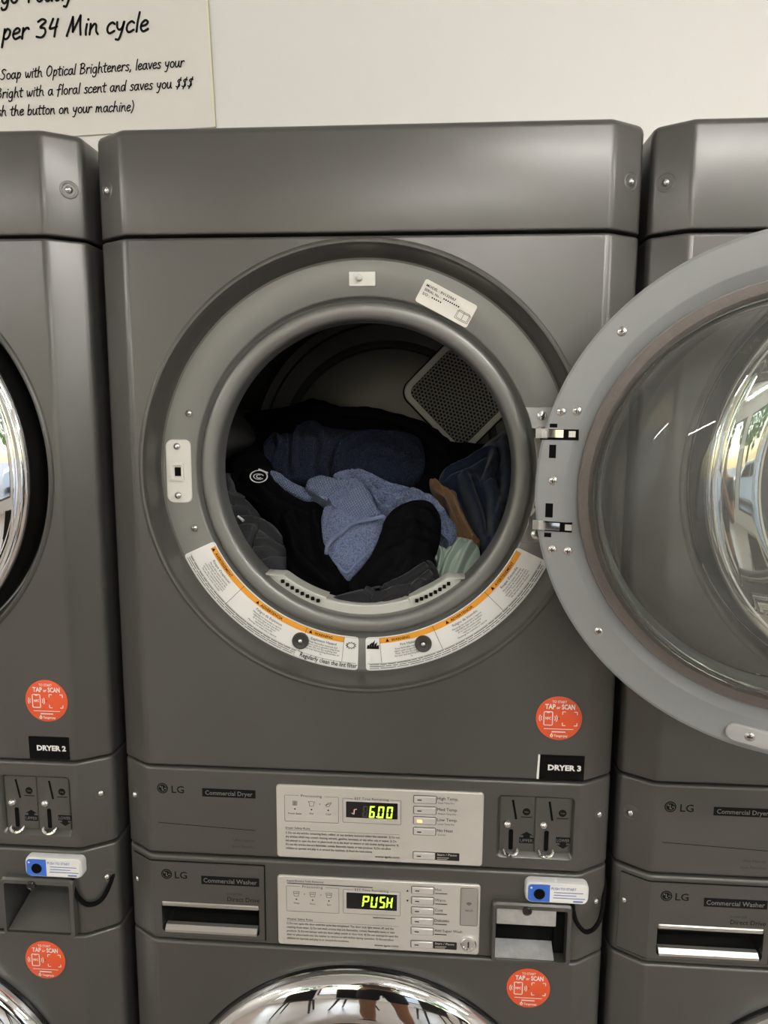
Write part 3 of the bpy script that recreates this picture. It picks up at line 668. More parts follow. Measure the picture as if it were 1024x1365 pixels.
    xa, zt_ = fp(269.5, 1049); xb, zb_ = fp(341, 1067.5); zc = 1.0795; poly(g, rrect(xa, xb, zc-.0062, zc+.0062, .0005, 1), -.0004)
    bar(g, *fp(211.5, 1096), *fp(340.5, 1107), .0009, -.0004)
    put_text(gl, 'Commercial Dryer', (xa+xb)/2, zc-.0032, -.0006, .0092, .067, 'C', bold=.01)
    gt = Geo(); x, z = fp(340, 1122); put_text(gt, 'Ultra Capacity', x, z, -.0004, .0046, .031, 'R'); x, z = fp(340, 1130.5); put_text(gt, 'Quiet Operation', x, z, -.0004, .0046, .033, 'R')
    g.build('fascia_print', 'darkprint', fa, fix=False); gl.build('fascia_lettering', 'logo_grey', fa, fix=False); gt.build('fascia_small_print', 'greyink', fa, fix=False)
    control_plate(d, False)
    # coin slides
    YC = .0065; Fc = lambda px, py: fp(px, py, YC)
    for k, (sl, kn, lo, bd, ar) in enumerate((((683.7, 1065, 688, 1091), (676.2, 1096.5), (681.2, 1104, 1131), (701.8, 1081), 1), ((732.5, 1067.5, 736, 1093), (724.3, 1098), (728.5, 1106, 1133), (749.8, 1083), -1))):
        xl = cr[0]+.0042+k*.0480; cs = Geo().prism(rrect(xl, xl+.0468, cr[2]+.0075, cr[3]-.0042, .002, 2), YC-.0018, YC+.001, .0006).build('coin_slide', 'paint', d); T = YC-.0022
        g = Geo(); bar(g, *Fc(sl[0], sl[1]), *Fc(sl[2], sl[3]), .0030, T); x, za = Fc(lo[0], lo[1]); zb = Fc(lo[0], lo[2])[1]; poly(g, rrect(x-.0031, x+.0031, zb, za, .0025, 4), T-.0002)
        g.build('coin_slot', 'black_matt', cs, fix=False)
        x2, z2 = Fc(*kn); Geo().dome((x2, YC-.0018, z2), (0, -1, 0), .0062, .0068, 16, 5, .001).build('return_knob', 'screw', cs)
        cup = [(x+.0092*math.cos(a), YC-.002-.0062*abs(math.sin(a))**.5, zb+.0010+.0058*math.sin(a)) for a in [PI+PI*i/12 for i in range(13)]]
        Geo().tube(cup, .0022, 8).build('coin_cup', 'chrome', cs)
        g = Geo(); x3, z3 = Fc(*bd); disc(g, x3, z3, .0053, T, 20); bar(g, x3-.0075, z3-.0078, x3+.0075, z3-.0078, .0012, T); g.build('token_mark', 'darkprint', cs, fix=False)['kind'] = 'stuff'; g = Geo()
        xa, zc = Fc(692+48.7*k, 1118.5); xb = xa+.0196; poly(g, [(xa, zc-.0043), (xb, zc-.0043), (xb, zc+.0043), (xa, zc+.0043)], T)
        xm = (xa+xb)/2
        if ar > 0: poly(g, [(xm-.0045, zc+.0043), (xm+.0045, zc+.0043), (xm+.0045, zc+.0075), (xm+.0085, zc+.0075), (xm, zc+.0128), (xm-.0085, zc+.0075), (xm-.0045, zc+.0075)], T)
        else: poly(g, [(xm-.0045, zc-.0043), (xm+.0045, zc-.0043), (xm+.0045, zc-.007), (xm+.0085, zc-.007), (xm, zc-.0125), (xm-.0085, zc-.007), (xm-.0045, zc-.007)], T)
        g.build('arrow_mark', 'darkprint', cs, fix=False)['kind'] = 'stuff'
        g = Geo(); put_text(g, 'UPPER' if ar > 0 else 'LOWER', xm, zc-.0024, T-.0003, .0066, .0170, 'C'); put_text(g, 'Token', x3, z3-.001, T-.0003, .003, .006, 'C'); g.build('slide_lettering', 'logo_grey', cs, fix=False)
    start_sticker(d, .2640, 1.2060)
    return d
M['grille_white'] = mat('grille_frame_white', (.86, .86, .80), .4)
M['perf'] = mat('perforated_metal', (.42, .42, .39), .45, .3)
M['perfback'] = mat('grille_backing', (.03, .03, .03), .7)
M['logo_grey'] = mat('logo_grey', (.17, .16, .15), .5)

# ---------------------------------------------------------------- dryer door (local frame: hub at origin, drum side +y)
def door_parts(root, hinge_open=False):
    O = (0, 0)
    sh = Geo().revolve([(.2705, 0), (.2735, -.003), (.2735, -.012), (.2700, -.034), (.2680, -.044)], O, 128).build('door_shell', 'black_gloss', root)
    g = Geo().revolve([(.2690, -.042), (.2695, -.047), (.2660, -.0515), (.2610, -.0522), (.2590, -.0500), (.2575, -.0492), (.2500, -.0520), (.2400, -.0550), (.2300, -.0574), (.2200, -.0592), (.2120, -.0602), (.2075, -.0590), (.2055, -.0560), (.2050, -.0480)], O, 128)
    g.build('chrome_trim', 'chrome', root, 50)
    Geo().revolve([(.2052, -.050), (.2052, -.012)], O, 96).build('door_sleeve', 'plate', root)
    Geo().revolve([(.2050, -.0510), (.12, -.053), (.001, -.0535)], O, 96).build('outer_glass', 'glass', root)
    pl = Geo().revolve([(.2735, -.004), (.2732, -.0015), (.2715, -.0002), (.2690, 0), (.2390, 0), (.2370, -.0006), (.2255, -.0085), (.2240, -.0095), (.2060, -.0110)], O, 128).build('inner_plate', 'plate', root)
    pl['label'] = 'light grey annular inner door plate'
    Geo().revolve([(.2250, -.010), (.2246, -.003), (.2225, .001), (.2180, .003), (.2120, .0025), (.2085, -.001), (.2070, -.006), (.2068, -.0105)], O, 128).build('felt_seal', 'seal', root)
    Geo().revolve([(.2066, -.010), (.2050, -.004), (.2035, .002), (.2025, .012), (.1990, .028), (.1900, .048), (.1730, .066), (.1450, .079), (.1050, .086), (.0500, .089), (.001, .0895)], O, 128).build('glass_bowl', 'glass', root, 60)
    Geo().revolve([(.2030+.0034*math.cos(2*PI*k/14), .0060+.0046*math.sin(2*PI*k/14)) for k in range(15)], O, 128).build('glass_rim', 'thick_glass', root, 60)
    return root
def place_open_details(root):
    # positions measured on the plate (u to the right in the photo = local -x)
    def scr(u, z, r=.0052):
        s = Geo(); s.dome((-u, 0, z), (0, 1, 0), r, .0013, 14, 3, .001); s.build('screw', 'screw', root)
        g = Geo(); g.add([(-u-.0026, .0016, z-.0005), (-u+.0026, .0016, z-.0005), (-u+.0026, .0016, z+.0005), (-u-.0026, .0016, z+.0005), (-u-.0005, .0016, z-.0026), (-u+.0005, .0016, z-.0026), (-u+.0005, .0016, z+.0026), (-u-.0005, .0016, z+.0026)], [(0, 1, 2, 3), (4, 5, 6, 7)]); g.build('screw_cross', 'black', root, fix=False)
    for u, z in ((-.1847, .1747), (-.2463, .0886), (-.2288, .0895), (-.2526, .0098), (-.2504, -.0709), (-.2323, -.0711), (-.1938, -.1617), (.1847, .1747), (.1938, -.1617), (.06, .247)): scr(u, z)
    def slot(u0, u1, z0, z1): Geo().box(-u1, -u0, -.004, .0003, z0, z1).build('hinge_slot', 'black_matt', root)
    slot(-.2585, -.2498, .0708, .0752); slot(-.2580, -.2502, .0360, .0512); slot(-.2598, -.2512, -.0329, -.0165); slot(-.2602, -.2520, -.0562, -.0510)
    slot(-.2690, -.2259, .0568, .0690); slot(-.2695, -.2291, -.0490, -.0375)
    for zc in (.0640, -.0428):
        Geo().box(.2420, .2665, -.002, .0035, zc-.0044, zc+.0044).build('hinge_link', 'chrome', root)
        Geo().box(.2290, .2365, -.002, .0012, zc-.0038, zc+.0030).build('hinge_link', 'steel', root)
    # latch catch
    cu, cz, a = -.0325, -.2543, math.atan2(-.0325, .2543)
    pts = rotp(rrect(-cu-.0235, -cu+.0235, cz-.0098, cz+.0098, .0095, 6), (-cu, cz), -a*1.0)
    g = Geo(); g.loops([[(x, -.001, z) for x, z in pts], [(x, .0045, z) for x, z in pts], [(-cu+(x+cu)*.92, .0058, cz+(z-cz)*.86) for x, z in pts]], True, True, True)
    c = g.build('latch_catch', 'catch', root); 
    Geo().dome((-cu, .0058, cz), (0, 1, 0), .0052, .0013, 14, 3, .001).build('screw', 'screw', root)
    g = Geo(); g.add([(-cu-.0028, .0074, cz-.0006), (-cu+.0028, .0074, cz-.0006), (-cu+.0028, .0074, cz+.0006), (-cu-.0028, .0074, cz+.0006)], [(0, 1, 2, 3)]); g.build('screw_cross', 'black', root, fix=False)
M['thick_glass'] = mat('thick_glass', (.9, .93, .9), .03)
M['thick_glass'].node_tree.nodes['Principled BSDF'].inputs['Transmission Weight'].default_value = 1.0
M['catch'] = mat('catch_grey', (.45, .45, .44), .4)

# ---------------------------------------------------------------- washer
WC = (0.0, .540)
def make_washer(zinc):
    w = empty('washer', (0, 0, 0))
    z0, z1 = .045, Z4-.0016; RH = .2850
    g = shell(z0, z1, .006, .004, True)
    inn = holed(g, (-XF, XF, z0+.006, z1-.004), [(WC[0]+RH*math.cos(2*PI*i/128), WC[1]+RH*math.sin(2*PI*i/128)) for i in range(128)])
    g.revolve([(RH, 0), (RH, .05)], WC, 128); g.build('front_panel', 'paint', w, 30)
    for sx in (-1, 1):
        for y in (.1, .62): Geo().revolve([(.001, 0), (.022, 0), (.022, .012), (.012, .014), (.012, .05)], (0, 0), 16).build('foot', 'black', w).matrix_local = Matrix.Translation((sx*.29, y, 0)) @ Matrix.Rotation(R(90), 4, 'X')
    dr = Geo().revolve([(.2845, .02), (.2845, -.003), (.2838, -.005), (.2815, -.006)], WC, 128).build('door', 'black_gloss', w)
    Geo().revolve([(.2822, -.004), (.2818, -.012), (.2790, -.0172), (.2750, -.0210), (.2700, -.0233), (.2600, -.0270), (.2500, -.0300), (.2400, -.0325), (.2320, -.0340), (.2260, -.0345), (.2220, -.0330), (.2200, -.028), (.2190, -.01)], WC, 128).build('chrome_trim', 'chrome', dr, 50)
    Geo().revolve([(.2195, -.022), (.2000, -.027), (.1700, -.0315), (.10, -.038), (.001, -.0385)], WC, 96).build('door_glass', 'dark_glass', dr)
    Geo().revolve([(.2195, -.01), (.21, .06), (.17, .12), (.001, .13)], WC, 96).build('door_bowl', 'drum_dark', dr)
    z0, z1 = Z4+.0016, Z3-.0018; g = shell(z0, z1, .004, .004, True)
    # opening of the coin box
    hx0, hx1, hz0, hz1 = .1880, .2850, .8560, .9330
    g.add([(-.13, 0, z0+.004), (.175, 0, z0+.004), (.175, 0, z1-.004), (-.13, 0, z1-.004)], [(0, 1, 2, 3)])
    holed(g, (-XF, -.13, z0+.004, z1-.004), rrect(-.2865, -.1455, .8640, .9100, .006, 4))
    loop = rrect(hx0, hx1, hz0, hz1, .003, 3); holed(g, (.175, XF, z0+.004, z1-.004), loop)
    fa = g.build('control_fascia', 'paint', w, 30)
    for s in (-1, 1): chamfer_screw(fa, s, .9315, .66)
    yy = lambda L, y: [(a, y, b) for a, b in L]
    lo = rrect(.1828, .2915, .8500, .9410, .006, 4); li = rrect(hx0, hx1, hz0, hz1, .003, 4)
    lo2 = rrect(.1840, .2905, .8508, .9385, .006, 4)
    g = Geo(); g.loops([yy(lo, .001), yy(lo, -.008), yy(lo2, -.0105), yy(li, -.0105), yy(li, .05)], True, False, True)
    cb = g.build('coin_box', 'paint', w)
    if zinc:
        Geo().prism(rrect(.1890, .2700, .9075, .9318, .001, 2), -.0075, .05, .0006).build('zinc_block', 'zinc', cb)
        g = Geo(); g.loops([[(x, -.008, .8565), (x, -.008, .8585), (x, .014, .8690), (x, .014, .8565)] for x in (.1885, .2690)], True, True, True); g.build('zinc_tray', 'zinc', cb)
        Geo().box(.2708, .2845, .006, .049, .8575, .9325).build('black_wall_and_gap_shade', 'black_matt', cb)
        Geo().box(.1885, .2705, .0145, .049, .857, .907).build('black_wall_and_gap_shade', 'black_matt', cb)  # black block put in as the shade of the gap below the zinc block
    else:
        g = Geo(); g.add([(.1885, -.008, .8575), (.2845, -.008, .8575), (.2700, .047, .900), (.2050, .047, .900)], [(0, 1, 2, 3)]); g.build('coin_tray', 'paint', cb)
    g = Geo().revolve([(.0065, .004), (.0065, -.0125), (.0050, -.0135), (.0030, -.0125), (.0001, -.0125)], (.2300, .9320), 20); g.build('coin_lock', 'black_gloss', cb)
    # soap drawer, wraps round the chamfer
    xl = -.3335; yl = CHY*(abs(xl)-BEND)/(HW-BEND); xr = -.1372; z0d, z1d = .8580, .9725; P_ = .0022
    nx, ny = -math.sin(CHA), -math.cos(CHA); bx = -BEND; g = Geo()
    hx0, hx1, hz0, hz1 = -.2870, -.1450, .8635, .9105; xs_ = -.2990
    hl = rrect(hx0, hx1, hz0, hz1, .006, 4); holed(g, (xs_, xr, z0d, z1d), hl, -P_)
    path = [(xl+.0015, yl-.0009+.001), (xl+nx*P_, yl+ny*P_), (-.3030, .0011-P_), (xs_, -P_)]
    path = [(xl, yl+.004), (xl+nx*P_, yl+ny*P_), (-.3040, .0017+ny*P_*.9), (xs_, -P_)]
    for (a, b), (c, e) in zip(path[:-1], path[1:]): g.add([(a, b, z0d), (c, e, z0d), (c, e, z1d), (a, b, z1d)], [(0, 1, 2, 3)])
    g.add([(xr, -P_, z0d), (xr, .004, z0d), (xr, .004, z1d), (xr, -P_, z1d)], [(0, 1, 2, 3)])
    for z in (z0d, z1d):
        pa = path+[(xr, -P_), (xr, .004)]
        g.add([(a, b, z) for a, b in pa], [tuple(range(len(pa)))])
    dw = g.build('soap_drawer', 'paint', w, 25)
    # dark joint round the drawer
    g = Geo(); j = .0014
    for za, zb in ((z0d-j, z0d), (z1d, z1d+j)):
        for (a, b), (c, e) in zip(((xl-.0006, yl-.0009), (-.3030, .0002), (xs_, -.0005)), ((-.3030, .0002), (xs_, -.0005), (xr+j, -.0005))): g.add([(a, b-.0004, za), (c, e-.0004, za), (c, e-.0004, zb), (a, b-.0004, zb)], [(0, 1, 2, 3)])
    g.add([(xr, -.0007, z0d), (xr+j, -.0007, z0d), (xr+j, -.0007, z1d), (xr, -.0007, z1d)], [(0, 1, 2, 3)]); g.build('drawer_joint', 'black_matt', w, fix=False)
    # handle pocket
    hp = []
    for dzt, dzb, y, ins in ((0, 0, -P_-.0002, 0), (-.0060, .0010, .0035, .002), (-.0040, .0050, .020, .003), (-.004, .0060, .040, .004)):
        hp.append(yy(rrect(hx0+ins, hx1-ins, hz0+dzb, hz1+dzt, .006, 4), y))
    Geo().loops(hp, True, False, True).build('handle_pocket', 'pocket', dw, 40)
    g = Geo(); L = []
    lip = Geo(); lip.prism(rrect(hx0+.001, hx1-.001, hz1-.0066, hz1+.0004, .001, 2), -P_-.0016, .010, .0016); lip.build('pocket_lip', 'lipsilver', dw)
    lip = Geo(); lip.loops([[(x, y, z) for y, z in ((-P_-.0008, hz0), (-P_-.001, hz0+.0035), (.002, hz0+.0085), (.008, hz0+.0090), (.008, hz0))] for x in (hx0+.004, hx1-.004)], True, True, True); lip.build('pocket_lip', 'lipsilver', dw)
    g = Geo(); gl = Geo(); x, z = fp(223, 1163.5); lg_logo(g, gl, x, z, -P_-.0004, .0078); x, z = fp(234, 1169); put_text(g, 'LG', x, z, -P_-.0004, .0150, .0178, 'L', bold=.012)
    xa = -.2275; xb = -.1440; zc = .9475; poly(g, rrect(xa, xb, zc-.0065, zc+.0065, .0005, 1), -P_-.0004)
    put_text(gl, 'Commercial Washer', (xa+xb)/2, zc-.0034, -P_-.0006, .0096, .077, 'C', bold=.01)
    put_text(g, 'Direct Drive', xb, .9165, -P_-.0004, .0098, .0465, 'R'); g.build('drawer_print', 'darkprint', dw, fix=False); gl.build('drawer_lettering', 'logo_grey', dw, fix=False)
    g = Geo(); put_text(g, 'INVERTER', xb-.0470, .9262, -P_-.0004, .0040, .0220, 'L'); g.build('drawer_small_print', 'greyink', dw, fix=False)
    control_plate(w, True)
    start_sticker(w, .2370, .8055)
    return w
M['pocket'] = mat('handle_pocket_grey', (.05, .05, .048), .22, .7)
M['lipsilver'] = mat('satin_silver_lip', (.60, .58, .54), .30, .8)

dryer = make_dryer()
others = [copy_tree(dryer) for _ in range(2)]
# open dryer, number 3
tag(dryer, 'graphite grey dryer with its round door swung open over laundry', 'dryer', 'row of stacked dryers')
number_plate(dryer, 'DRYER 3', .2400, .3000, 1.1195, 1.1540, True)
OPEN = empty('door', (.4665, -.1727, 1.5196), R(180)-.3643); OPEN.parent = dryer
door_parts(OPEN); place_open_details(OPEN)
OPEN['label'] = 'open round door showing its grey inner plate and glass bowl'
# hinge arms between bracket and door
for zc in (.0640, -.0428):
    z = 1.5196+zc
    pts = [(.2300, .0300), (.2290, .0050), (.2210, -.0250), (.2120, -.0560), (.2135, -.0720), (.2240, -.0800)]
    g = Geo(); L = []
    for i, (x, y) in enumerate(pts):
        a = pts[max(i-1, 0)]; b = pts[min(i+1, len(pts)-1)]; tx, ty = b[0]-a[0], b[1]-a[1]; q = math.hypot(tx, ty); nx, ny = -ty/q*.0035, tx/q*.0035
        L.append([(x+nx, y+ny, z-.0055), (x-nx, y-ny, z-.0055), (x-nx, y-ny, z+.0055), (x+nx, y+ny, z+.0055)])
    g.loops(L, True, True, True); g.build('hinge_arm', 'steel', dryer)
for o, i, dx, dy, dz in ((others[0], -1, -.003, -.0022, .0011), (others[1], 1, -.0028, .0064, .0004)):
    o.location = (i*DX+dx, dy, dz)
    dd = empty('door', (0, .0300, RC[1])); dd.parent = o; door_parts(dd)
tag(others[0], 'graphite grey dryer with a closed chrome door and DRYER 2 label', 'dryer', 'row of stacked dryers')
tag(others[1], 'graphite grey dryer whose closed chrome door is behind the open door', 'dryer', 'row of stacked dryers')
number_plate(others[0], 'DRYER 2', .2345, .2925, 1.1200, 1.1530)

wash = make_washer(True); tag(wash, 'graphite grey washer under the open dryer, display reading PUSH', 'washer', 'row of washers under the dryers')
wl = make_washer(False); wl.location = (-DX-.003, -.0022, .0011); tag(wl, 'graphite grey washer stacked under the DRYER 2 machine', 'washer', 'row of washers under the dryers')
wr = copy_tree(wash); wr.location = (DX-.0028, .0064, .0004); tag(wr, 'graphite grey washer stacked under the dryer behind the open door', 'washer', 'row of washers under the dryers')
for ch in list(wr.children):
    pass

# ---------------------------------------------------------------- push-to-start boxes
def push_box(x0, z0, label, mirror_end):
    e = empty('push_button_box', (x0, 0, z0)); tag(e, label, 'button box', 'push-to-start boxes on the washers')
    w, h, yf, yb = .0850, .0310, -.0130, -.0127
    g = Geo(); out = rrect(0, w, 0, h, .0085, 6); mid = rrect(.0012, w-.0012, .0012, h-.0012, .0080, 6); inn = rrect(.003, w-.003, .003, h-.003, .0065, 6)
    yy = lambda L, y: [(a, y, b) for a, b in L]
    g.loops([yy(out, -.0006), yy(out, yf+.004), yy(mid, yf+.001), yy(inn, yf)], True, True, True); g.build('housing', 'white2', e)
    lab = Geo().prism(rrect(.0035, w-.0035, .0032, h-.0030, .005, 5), yf-.0006, yf+.0004); lab.build('face_label', 'whiteprint', e)
    pg = [p for p in rrect(.0035, .0400, .0032, h-.0030, .005, 5)]; bl = [(min(x, .0325), z) for x, z in pg]
    Geo().prism(bl, yf-.0010, yf+.0004).build('blue_panel', 'blue', e)
    g = Geo(); g.revolve([(.0001, yf-.0012), (.0060, yf-.0012), (.0072, yf-.0022), (.0076, yf-.001)], (.0185, .0145), 24); g.build('button', 'black_matt', e)
    g = Geo(); put_text(g, 'PUSH TO START', .0345, .0215, yf-.0009, .0052, .0330, 'L', bold=.01)
    for k, (a, b) in enumerate(((.038, .077), (.038, .068), (.037, .080))): bar(g, a, .0178-k*.0040, b, .0178-k*.0040, .0011, yf-.0009)
    bar(g, .064, .0055, .077, .0055, .0020, yf-.0009); g.build('box_print', 'blueprint', e, fix=False)
    g = Geo(); disc(g, .0075, .0235, .0014, yf-.0013, 12); g.build('panel_mark', 'whiteprint', e, fix=False)
    pts = []; 
    ctrl = [(.0655, -.004, .004), (.0660, -.0060, -.012), (.0715, -.0070, -.030), (.0840, -.0040, -.0455), (.0980, .0040, -.0465), (.1085, .0110, -.032), (.1150, .0260, -.006), (.1160, .0420, .014), (.1150, .0800, .020)]
    cp = [Vector(ctrl[0])]+[Vector(p) for p in ctrl]+[Vector(ctrl[-1])]
    for i in range(1, len(cp)-2):
        for t in range(6):
            s = t/6; a, b, c, d_ = cp[i-1:i+3]; pts.append(.5*((2*b)+(-a+c)*s+(2*a-5*b+4*c-d_)*s*s+(-a+3*b-3*c+d_)*s**3))
    Geo().tube(pts, .0031, 8).build('cable', 'black_matt', e)
    return e
px_, pz_ = fp(700.5, 1204.5, -.015); push_box(px_, pz_, 'white push-to-start box with blue button field on the PUSH washer', 1)
px_, pz_ = fp(31.5, 1171.0, -.017); push_box(px_, pz_, 'white push-to-start box with blue button field under DRYER 2', 1)

# ---------------------------------------------------------------- wall sign with hand lettering
def smooth(pts, n=5, closed=False):
    P = [Vector(p) for p in pts]
    if len(P) < 3 and not closed: return P
    Q = [P[-1]]+P+[P[0], P[1]] if closed else [P[0]*2-P[1]]+P+[P[-1]*2-P[-2]]
    out = []
    for i in range(1, len(Q)-2):
        for t in range(n):
            s = t/n; a, b, c, d = Q[i-1:i+3]; out.append(.5*((2*b)+(-a+c)*s+(2*a-5*b+4*c-d)*s*s+(-a+3*b-3*c+d)*s**3))
    if not closed: out.append(P[-1])
    return out
_bowl = [(.62, .88), (.38, 1.0), (.12, .7), (.08, .25), (.25, 0), (.48, .22), (.62, .85)]
GL = {
 'a': (.82, [_bowl, [(.64, 1.0), (.60, .4), (.74, .0)]]),
 'b': (.75, [[(.22, 1.8), (.12, .9), (.06, .02)], [(.08, .5), (.35, .95), (.6, .75), (.5, .2), (.25, -.02), (.06, .1)]]),
 'c': (.66, [[(.6, .85), (.42, 1.0), (.15, .75), (.06, .3), (.22, 0), (.58, .2)]]),
 'd': (.82, [_bowl, [(.82, 1.8), (.66, .8), (.64, .0)]]),
 'e': (.68, [[(.1, .48), (.45, .6), (.58, .85), (.4, 1.02), (.15, .75), (.08, .3), (.25, 0), (.6, .2)]]),
 'f': (.62, [[(.72, 1.62), (.5, 1.78), (.36, 1.4), (.2, .3), (.1, -.3)], [(.02, .85), (.55, .95)]]),
 'g': (.80, [_bowl, [(.64, 1.0), (.58, .1), (.40, -.55), (.10, -.65), (.02, -.45)]]),
 'h': (.80, [[(.28, 1.8), (.15, .9), (.05, 0)], [(.1, .5), (.35, .95), (.55, .85), (.55, .3), (.68, 0)]]),
 'i': (.34, [[(.2, 1.0), (.12, .4), (.12, 0)], [(.30, 1.42), (.28, 1.36)]]),
 'l': (.36, [[(.34, 1.8), (.2, .9), (.12, .0)]]),
 'm': (1.1, [[(.14, 1.0), (.1, .5), (.05, 0)], [(.1, .5), (.3, .95), (.42, .85), (.42, .05)], [(.44, .5), (.68, .95), (.82, .8), (.82, .3), (.95, 0)]]),
 'n': (.78, [[(.14, 1.0), (.1, .5), (.05, 0)], [(.1, .45), (.38, .95), (.54, .85), (.54, .3), (.66, 0)]]),
 'o': (.72, [[(.38, 1.0), (.12, .75), (.08, .25), (.3, 0), (.56, .25), (.58, .75), (.38, 1.0), (.3, .92)]]),
 'p': (.76, [[(.22, 1.0), (.12, .2), (-.02, -.7)], [(.18, .6), (.42, 1.0), (.62, .75), (.5, .25), (.28, .05), (.12, .2)]]),
 'r': (.60, [[(.16, 1.0), (.12, .5), (.06, 0)], [(.12, .55), (.3, .9), (.5, 1.0), (.58, .88)]]),
 's': (.60, [[(.55, .9), (.35, 1.0), (.16, .8), (.35, .52), (.45, .25), (.28, 0), (.02, .1)]]),
 't': (.56, [[(.34, 1.55), (.24, .8), (.2, .15), (.3, 0), (.42, .06)], [(.0, 1.05), (.58, 1.15)]]),
 'u': (.78, [[(.12, 1.0), (.08, .35), (.22, .0), (.46, .25), (.6, 1.0)], [(.6, 1.0), (.58, .3), (.7, 0)]]),
 'v': (.66, [[(.1, 1.0), (.2, .4), (.28, .02), (.45, .5), (.62, 1.0)]]),
 'w': (.98, [[(.1, 1.0), (.12, .4), (.22, .02), (.42, .45), (.48, .8)], [(.48, .8), (.5, .3), (.6, .02), (.8, .45), (.92, 1.0)]]),
 'y': (.76, [[(.12, 1.0), (.14, .5), (.3, .28), (.5, .5), (.62, 1.0)], [(.64, 1.0), (.46, .1), (.24, -.6), (.02, -.6)]]),
 'k': (.70, [[(.28, 1.8), (.15, .9), (.05, 0)], [(.55, .95), (.15, .45), (.6, 0)]]),
 'M': (1.35, [[(.05, 0), (.3, .9), (.52, 1.75)], [(.52, 1.75), (.52, .9), (.5, .35)], [(.5, .35), (.8, 1.1), (1.08, 1.85)], [(1.08, 1.85), (1.05, .9), (1.08, .05)]]),
 'B': (.95, [[(.3, 1.75), (.2, .9), (.08, .02)], [(.15, 1.6), (.5, 1.8), (.78, 1.5), (.55, 1.05), (.25, .95), (.65, .85), (.78, .45), (.5, .08), (.05, .02)]]),
 'O': (.98, [[(.55, 1.75), (.2, 1.3), (.1, .5), (.3, .02), (.65, .3), (.85, 1.0), (.8, 1.55), (.55, 1.75), (.42, 1.68)]]),
 'S': (.90, [[(.85, 1.55), (.62, 1.75), (.3, 1.5), (.38, 1.1), (.62, .75), (.55, .25), (.25, 0), (.0, .15)]]),
 'T': (.95, [[(.5, 1.7), (.4, .9), (.32, 0)], [(.1, 1.65), (.95, 1.8)]]),
 'P': (.80, [[(.25, 1.75), (.1, .0)], [(.2, 1.7), (.7, 1.6), (.6, 1.0), (.18, .85)]]),
 '3': (.85, [[(.15, 1.5), (.45, 1.72), (.72, 1.5), (.3, .98), (.62, .85), (.68, .4), (.4, .02), (.02, .1)]]),
 '4': (.85, [[(.42, 1.7), (.2, 1.0), (.18, .78), (.5, .85), (.7, .95)], [(.78, 1.65), (.6, .8), (.5, .02)]]),
 '$': (.85, [[(.8, 1.25), (.5, 1.4), (.3, 1.1), (.5, .75), (.55, .35), (.3, .1), (.05, .25)], [(.75, 1.7), (.2, -.25)]]),
 ',': (.34, [[(.14, .12), (.1, -.1), (.0, -.3)]]),
 ')': (.45, [[(.2, 1.8), (.38, 1.0), (.25, .2), (.02, -.35)]]),
 '(': (.45, [[(.42, 1.8), (.15, 1.0), (.1, .3), (.25, -.35)]]),
 ' ': (.52, []),
}
def ribbon(g, pts, w, y):
    n = len(pts); L = []
    if n == 2 and (pts[1]-pts[0]).length < w*.5: disc(g, pts[0].x, pts[0].y, w*.6, y, 10); return
    vs = []; fs = []
    for i, p in enumerate(pts):
        t = (pts[min(i+1, n-1)]-pts[max(i-1, 0)]); t = t.normalized() if t.length > 1e-9 else Vector((1, 0)); nx = Vector((-t.y, t.x))*w/2
        vs += [(p.x+nx.x, y, p.y+nx.y), (p.x-nx.x, y, p.y-nx.y)]
        if i: fs.append((2*i-2, 2*i-1, 2*i+1, 2*i))
    g.add(vs, fs); disc(g, pts[0].x, pts[0].y, w/2, y, 8); disc(g, pts[-1].x, pts[-1].y, w/2, y, 8)
SY = WALLY-.0062
SA = R(2.2)
sign = empty('wall_sign', (0, WALLY, 0)); tag(sign, 'cream wall sign with black hand lettering about a 34 Min cycle', 'sign')
def sloc(px, py): x, z = fp(px, py, SY); return Vector((x, z))
corner = sloc(287, 160)
SW, SH, SB = 1.30, 1.0, .014
ux = Vector((math.cos(SA), math.sin(SA))); uz = Vector((-math.sin(SA), math.cos(SA)))
pb = corner-uz*SB
pts = [pb-ux*SW, pb, pb+uz*SH, pb-ux*SW+uz*SH]
o = Geo().prism([tuple(p) for p in pts], -.006, -.0005).build('sign_board', 'sign', sign)
bd = Geo(); q = [pb-ux*.0042, pb, pb+uz*SH, pb+uz*SH-ux*.0042]; bd.prism([tuple(p) for p in q], -.0066, -.0005); bd.build('sign_edge', 'sign_edge', sign)
def hand_line(body, p0, p1, xh, wpx, full=None):
    a = sloc(*p0); b = sloc(*p1); nat = sum(GL[c][0] for c in body); adv = (b-a).length/nat; d = (b-a).normalized(); u = Vector((-d.y, d.x))
    m = (sloc(100, 60)-sloc(100, 70)).length/10; hx = xh*m; wd = wpx*m; g = Geo(); cur = 0.0
    if full: pre = sum(GL[c][0] for c in full); body = full+body; cur = -pre
    for c in body:
        w, st = GL[c]
        for s in st:
            q = [a+d*((cur+x+y*.06)*adv)+u*(y*hx) for x, y in smooth([(x, y) for x, y in s], 5)]
            ribbon(g, q, wd, -.0072)
        cur += w
    g.build('lettering', 'ink', sign, fix=False)
hand_line('go Today', (2, 5), (97, 0), 13, 3.3)
hand_line('per 34 Min cycle', (3, 53.5), (199, 41.5), 14, 3.3)
hand_line('Soap with Optical Brighteners, leaves your', (1, 106.5), (246, 89), 7.8, 1.75)
hand_line('Bright with a floral scent and saves you $$$', (-5, 131.5), (258, 116), 7.8, 1.75)
hand_line('sh the button on your machine)', (-3, 155), (179, 148), 7.8, 1.75, '(pu')

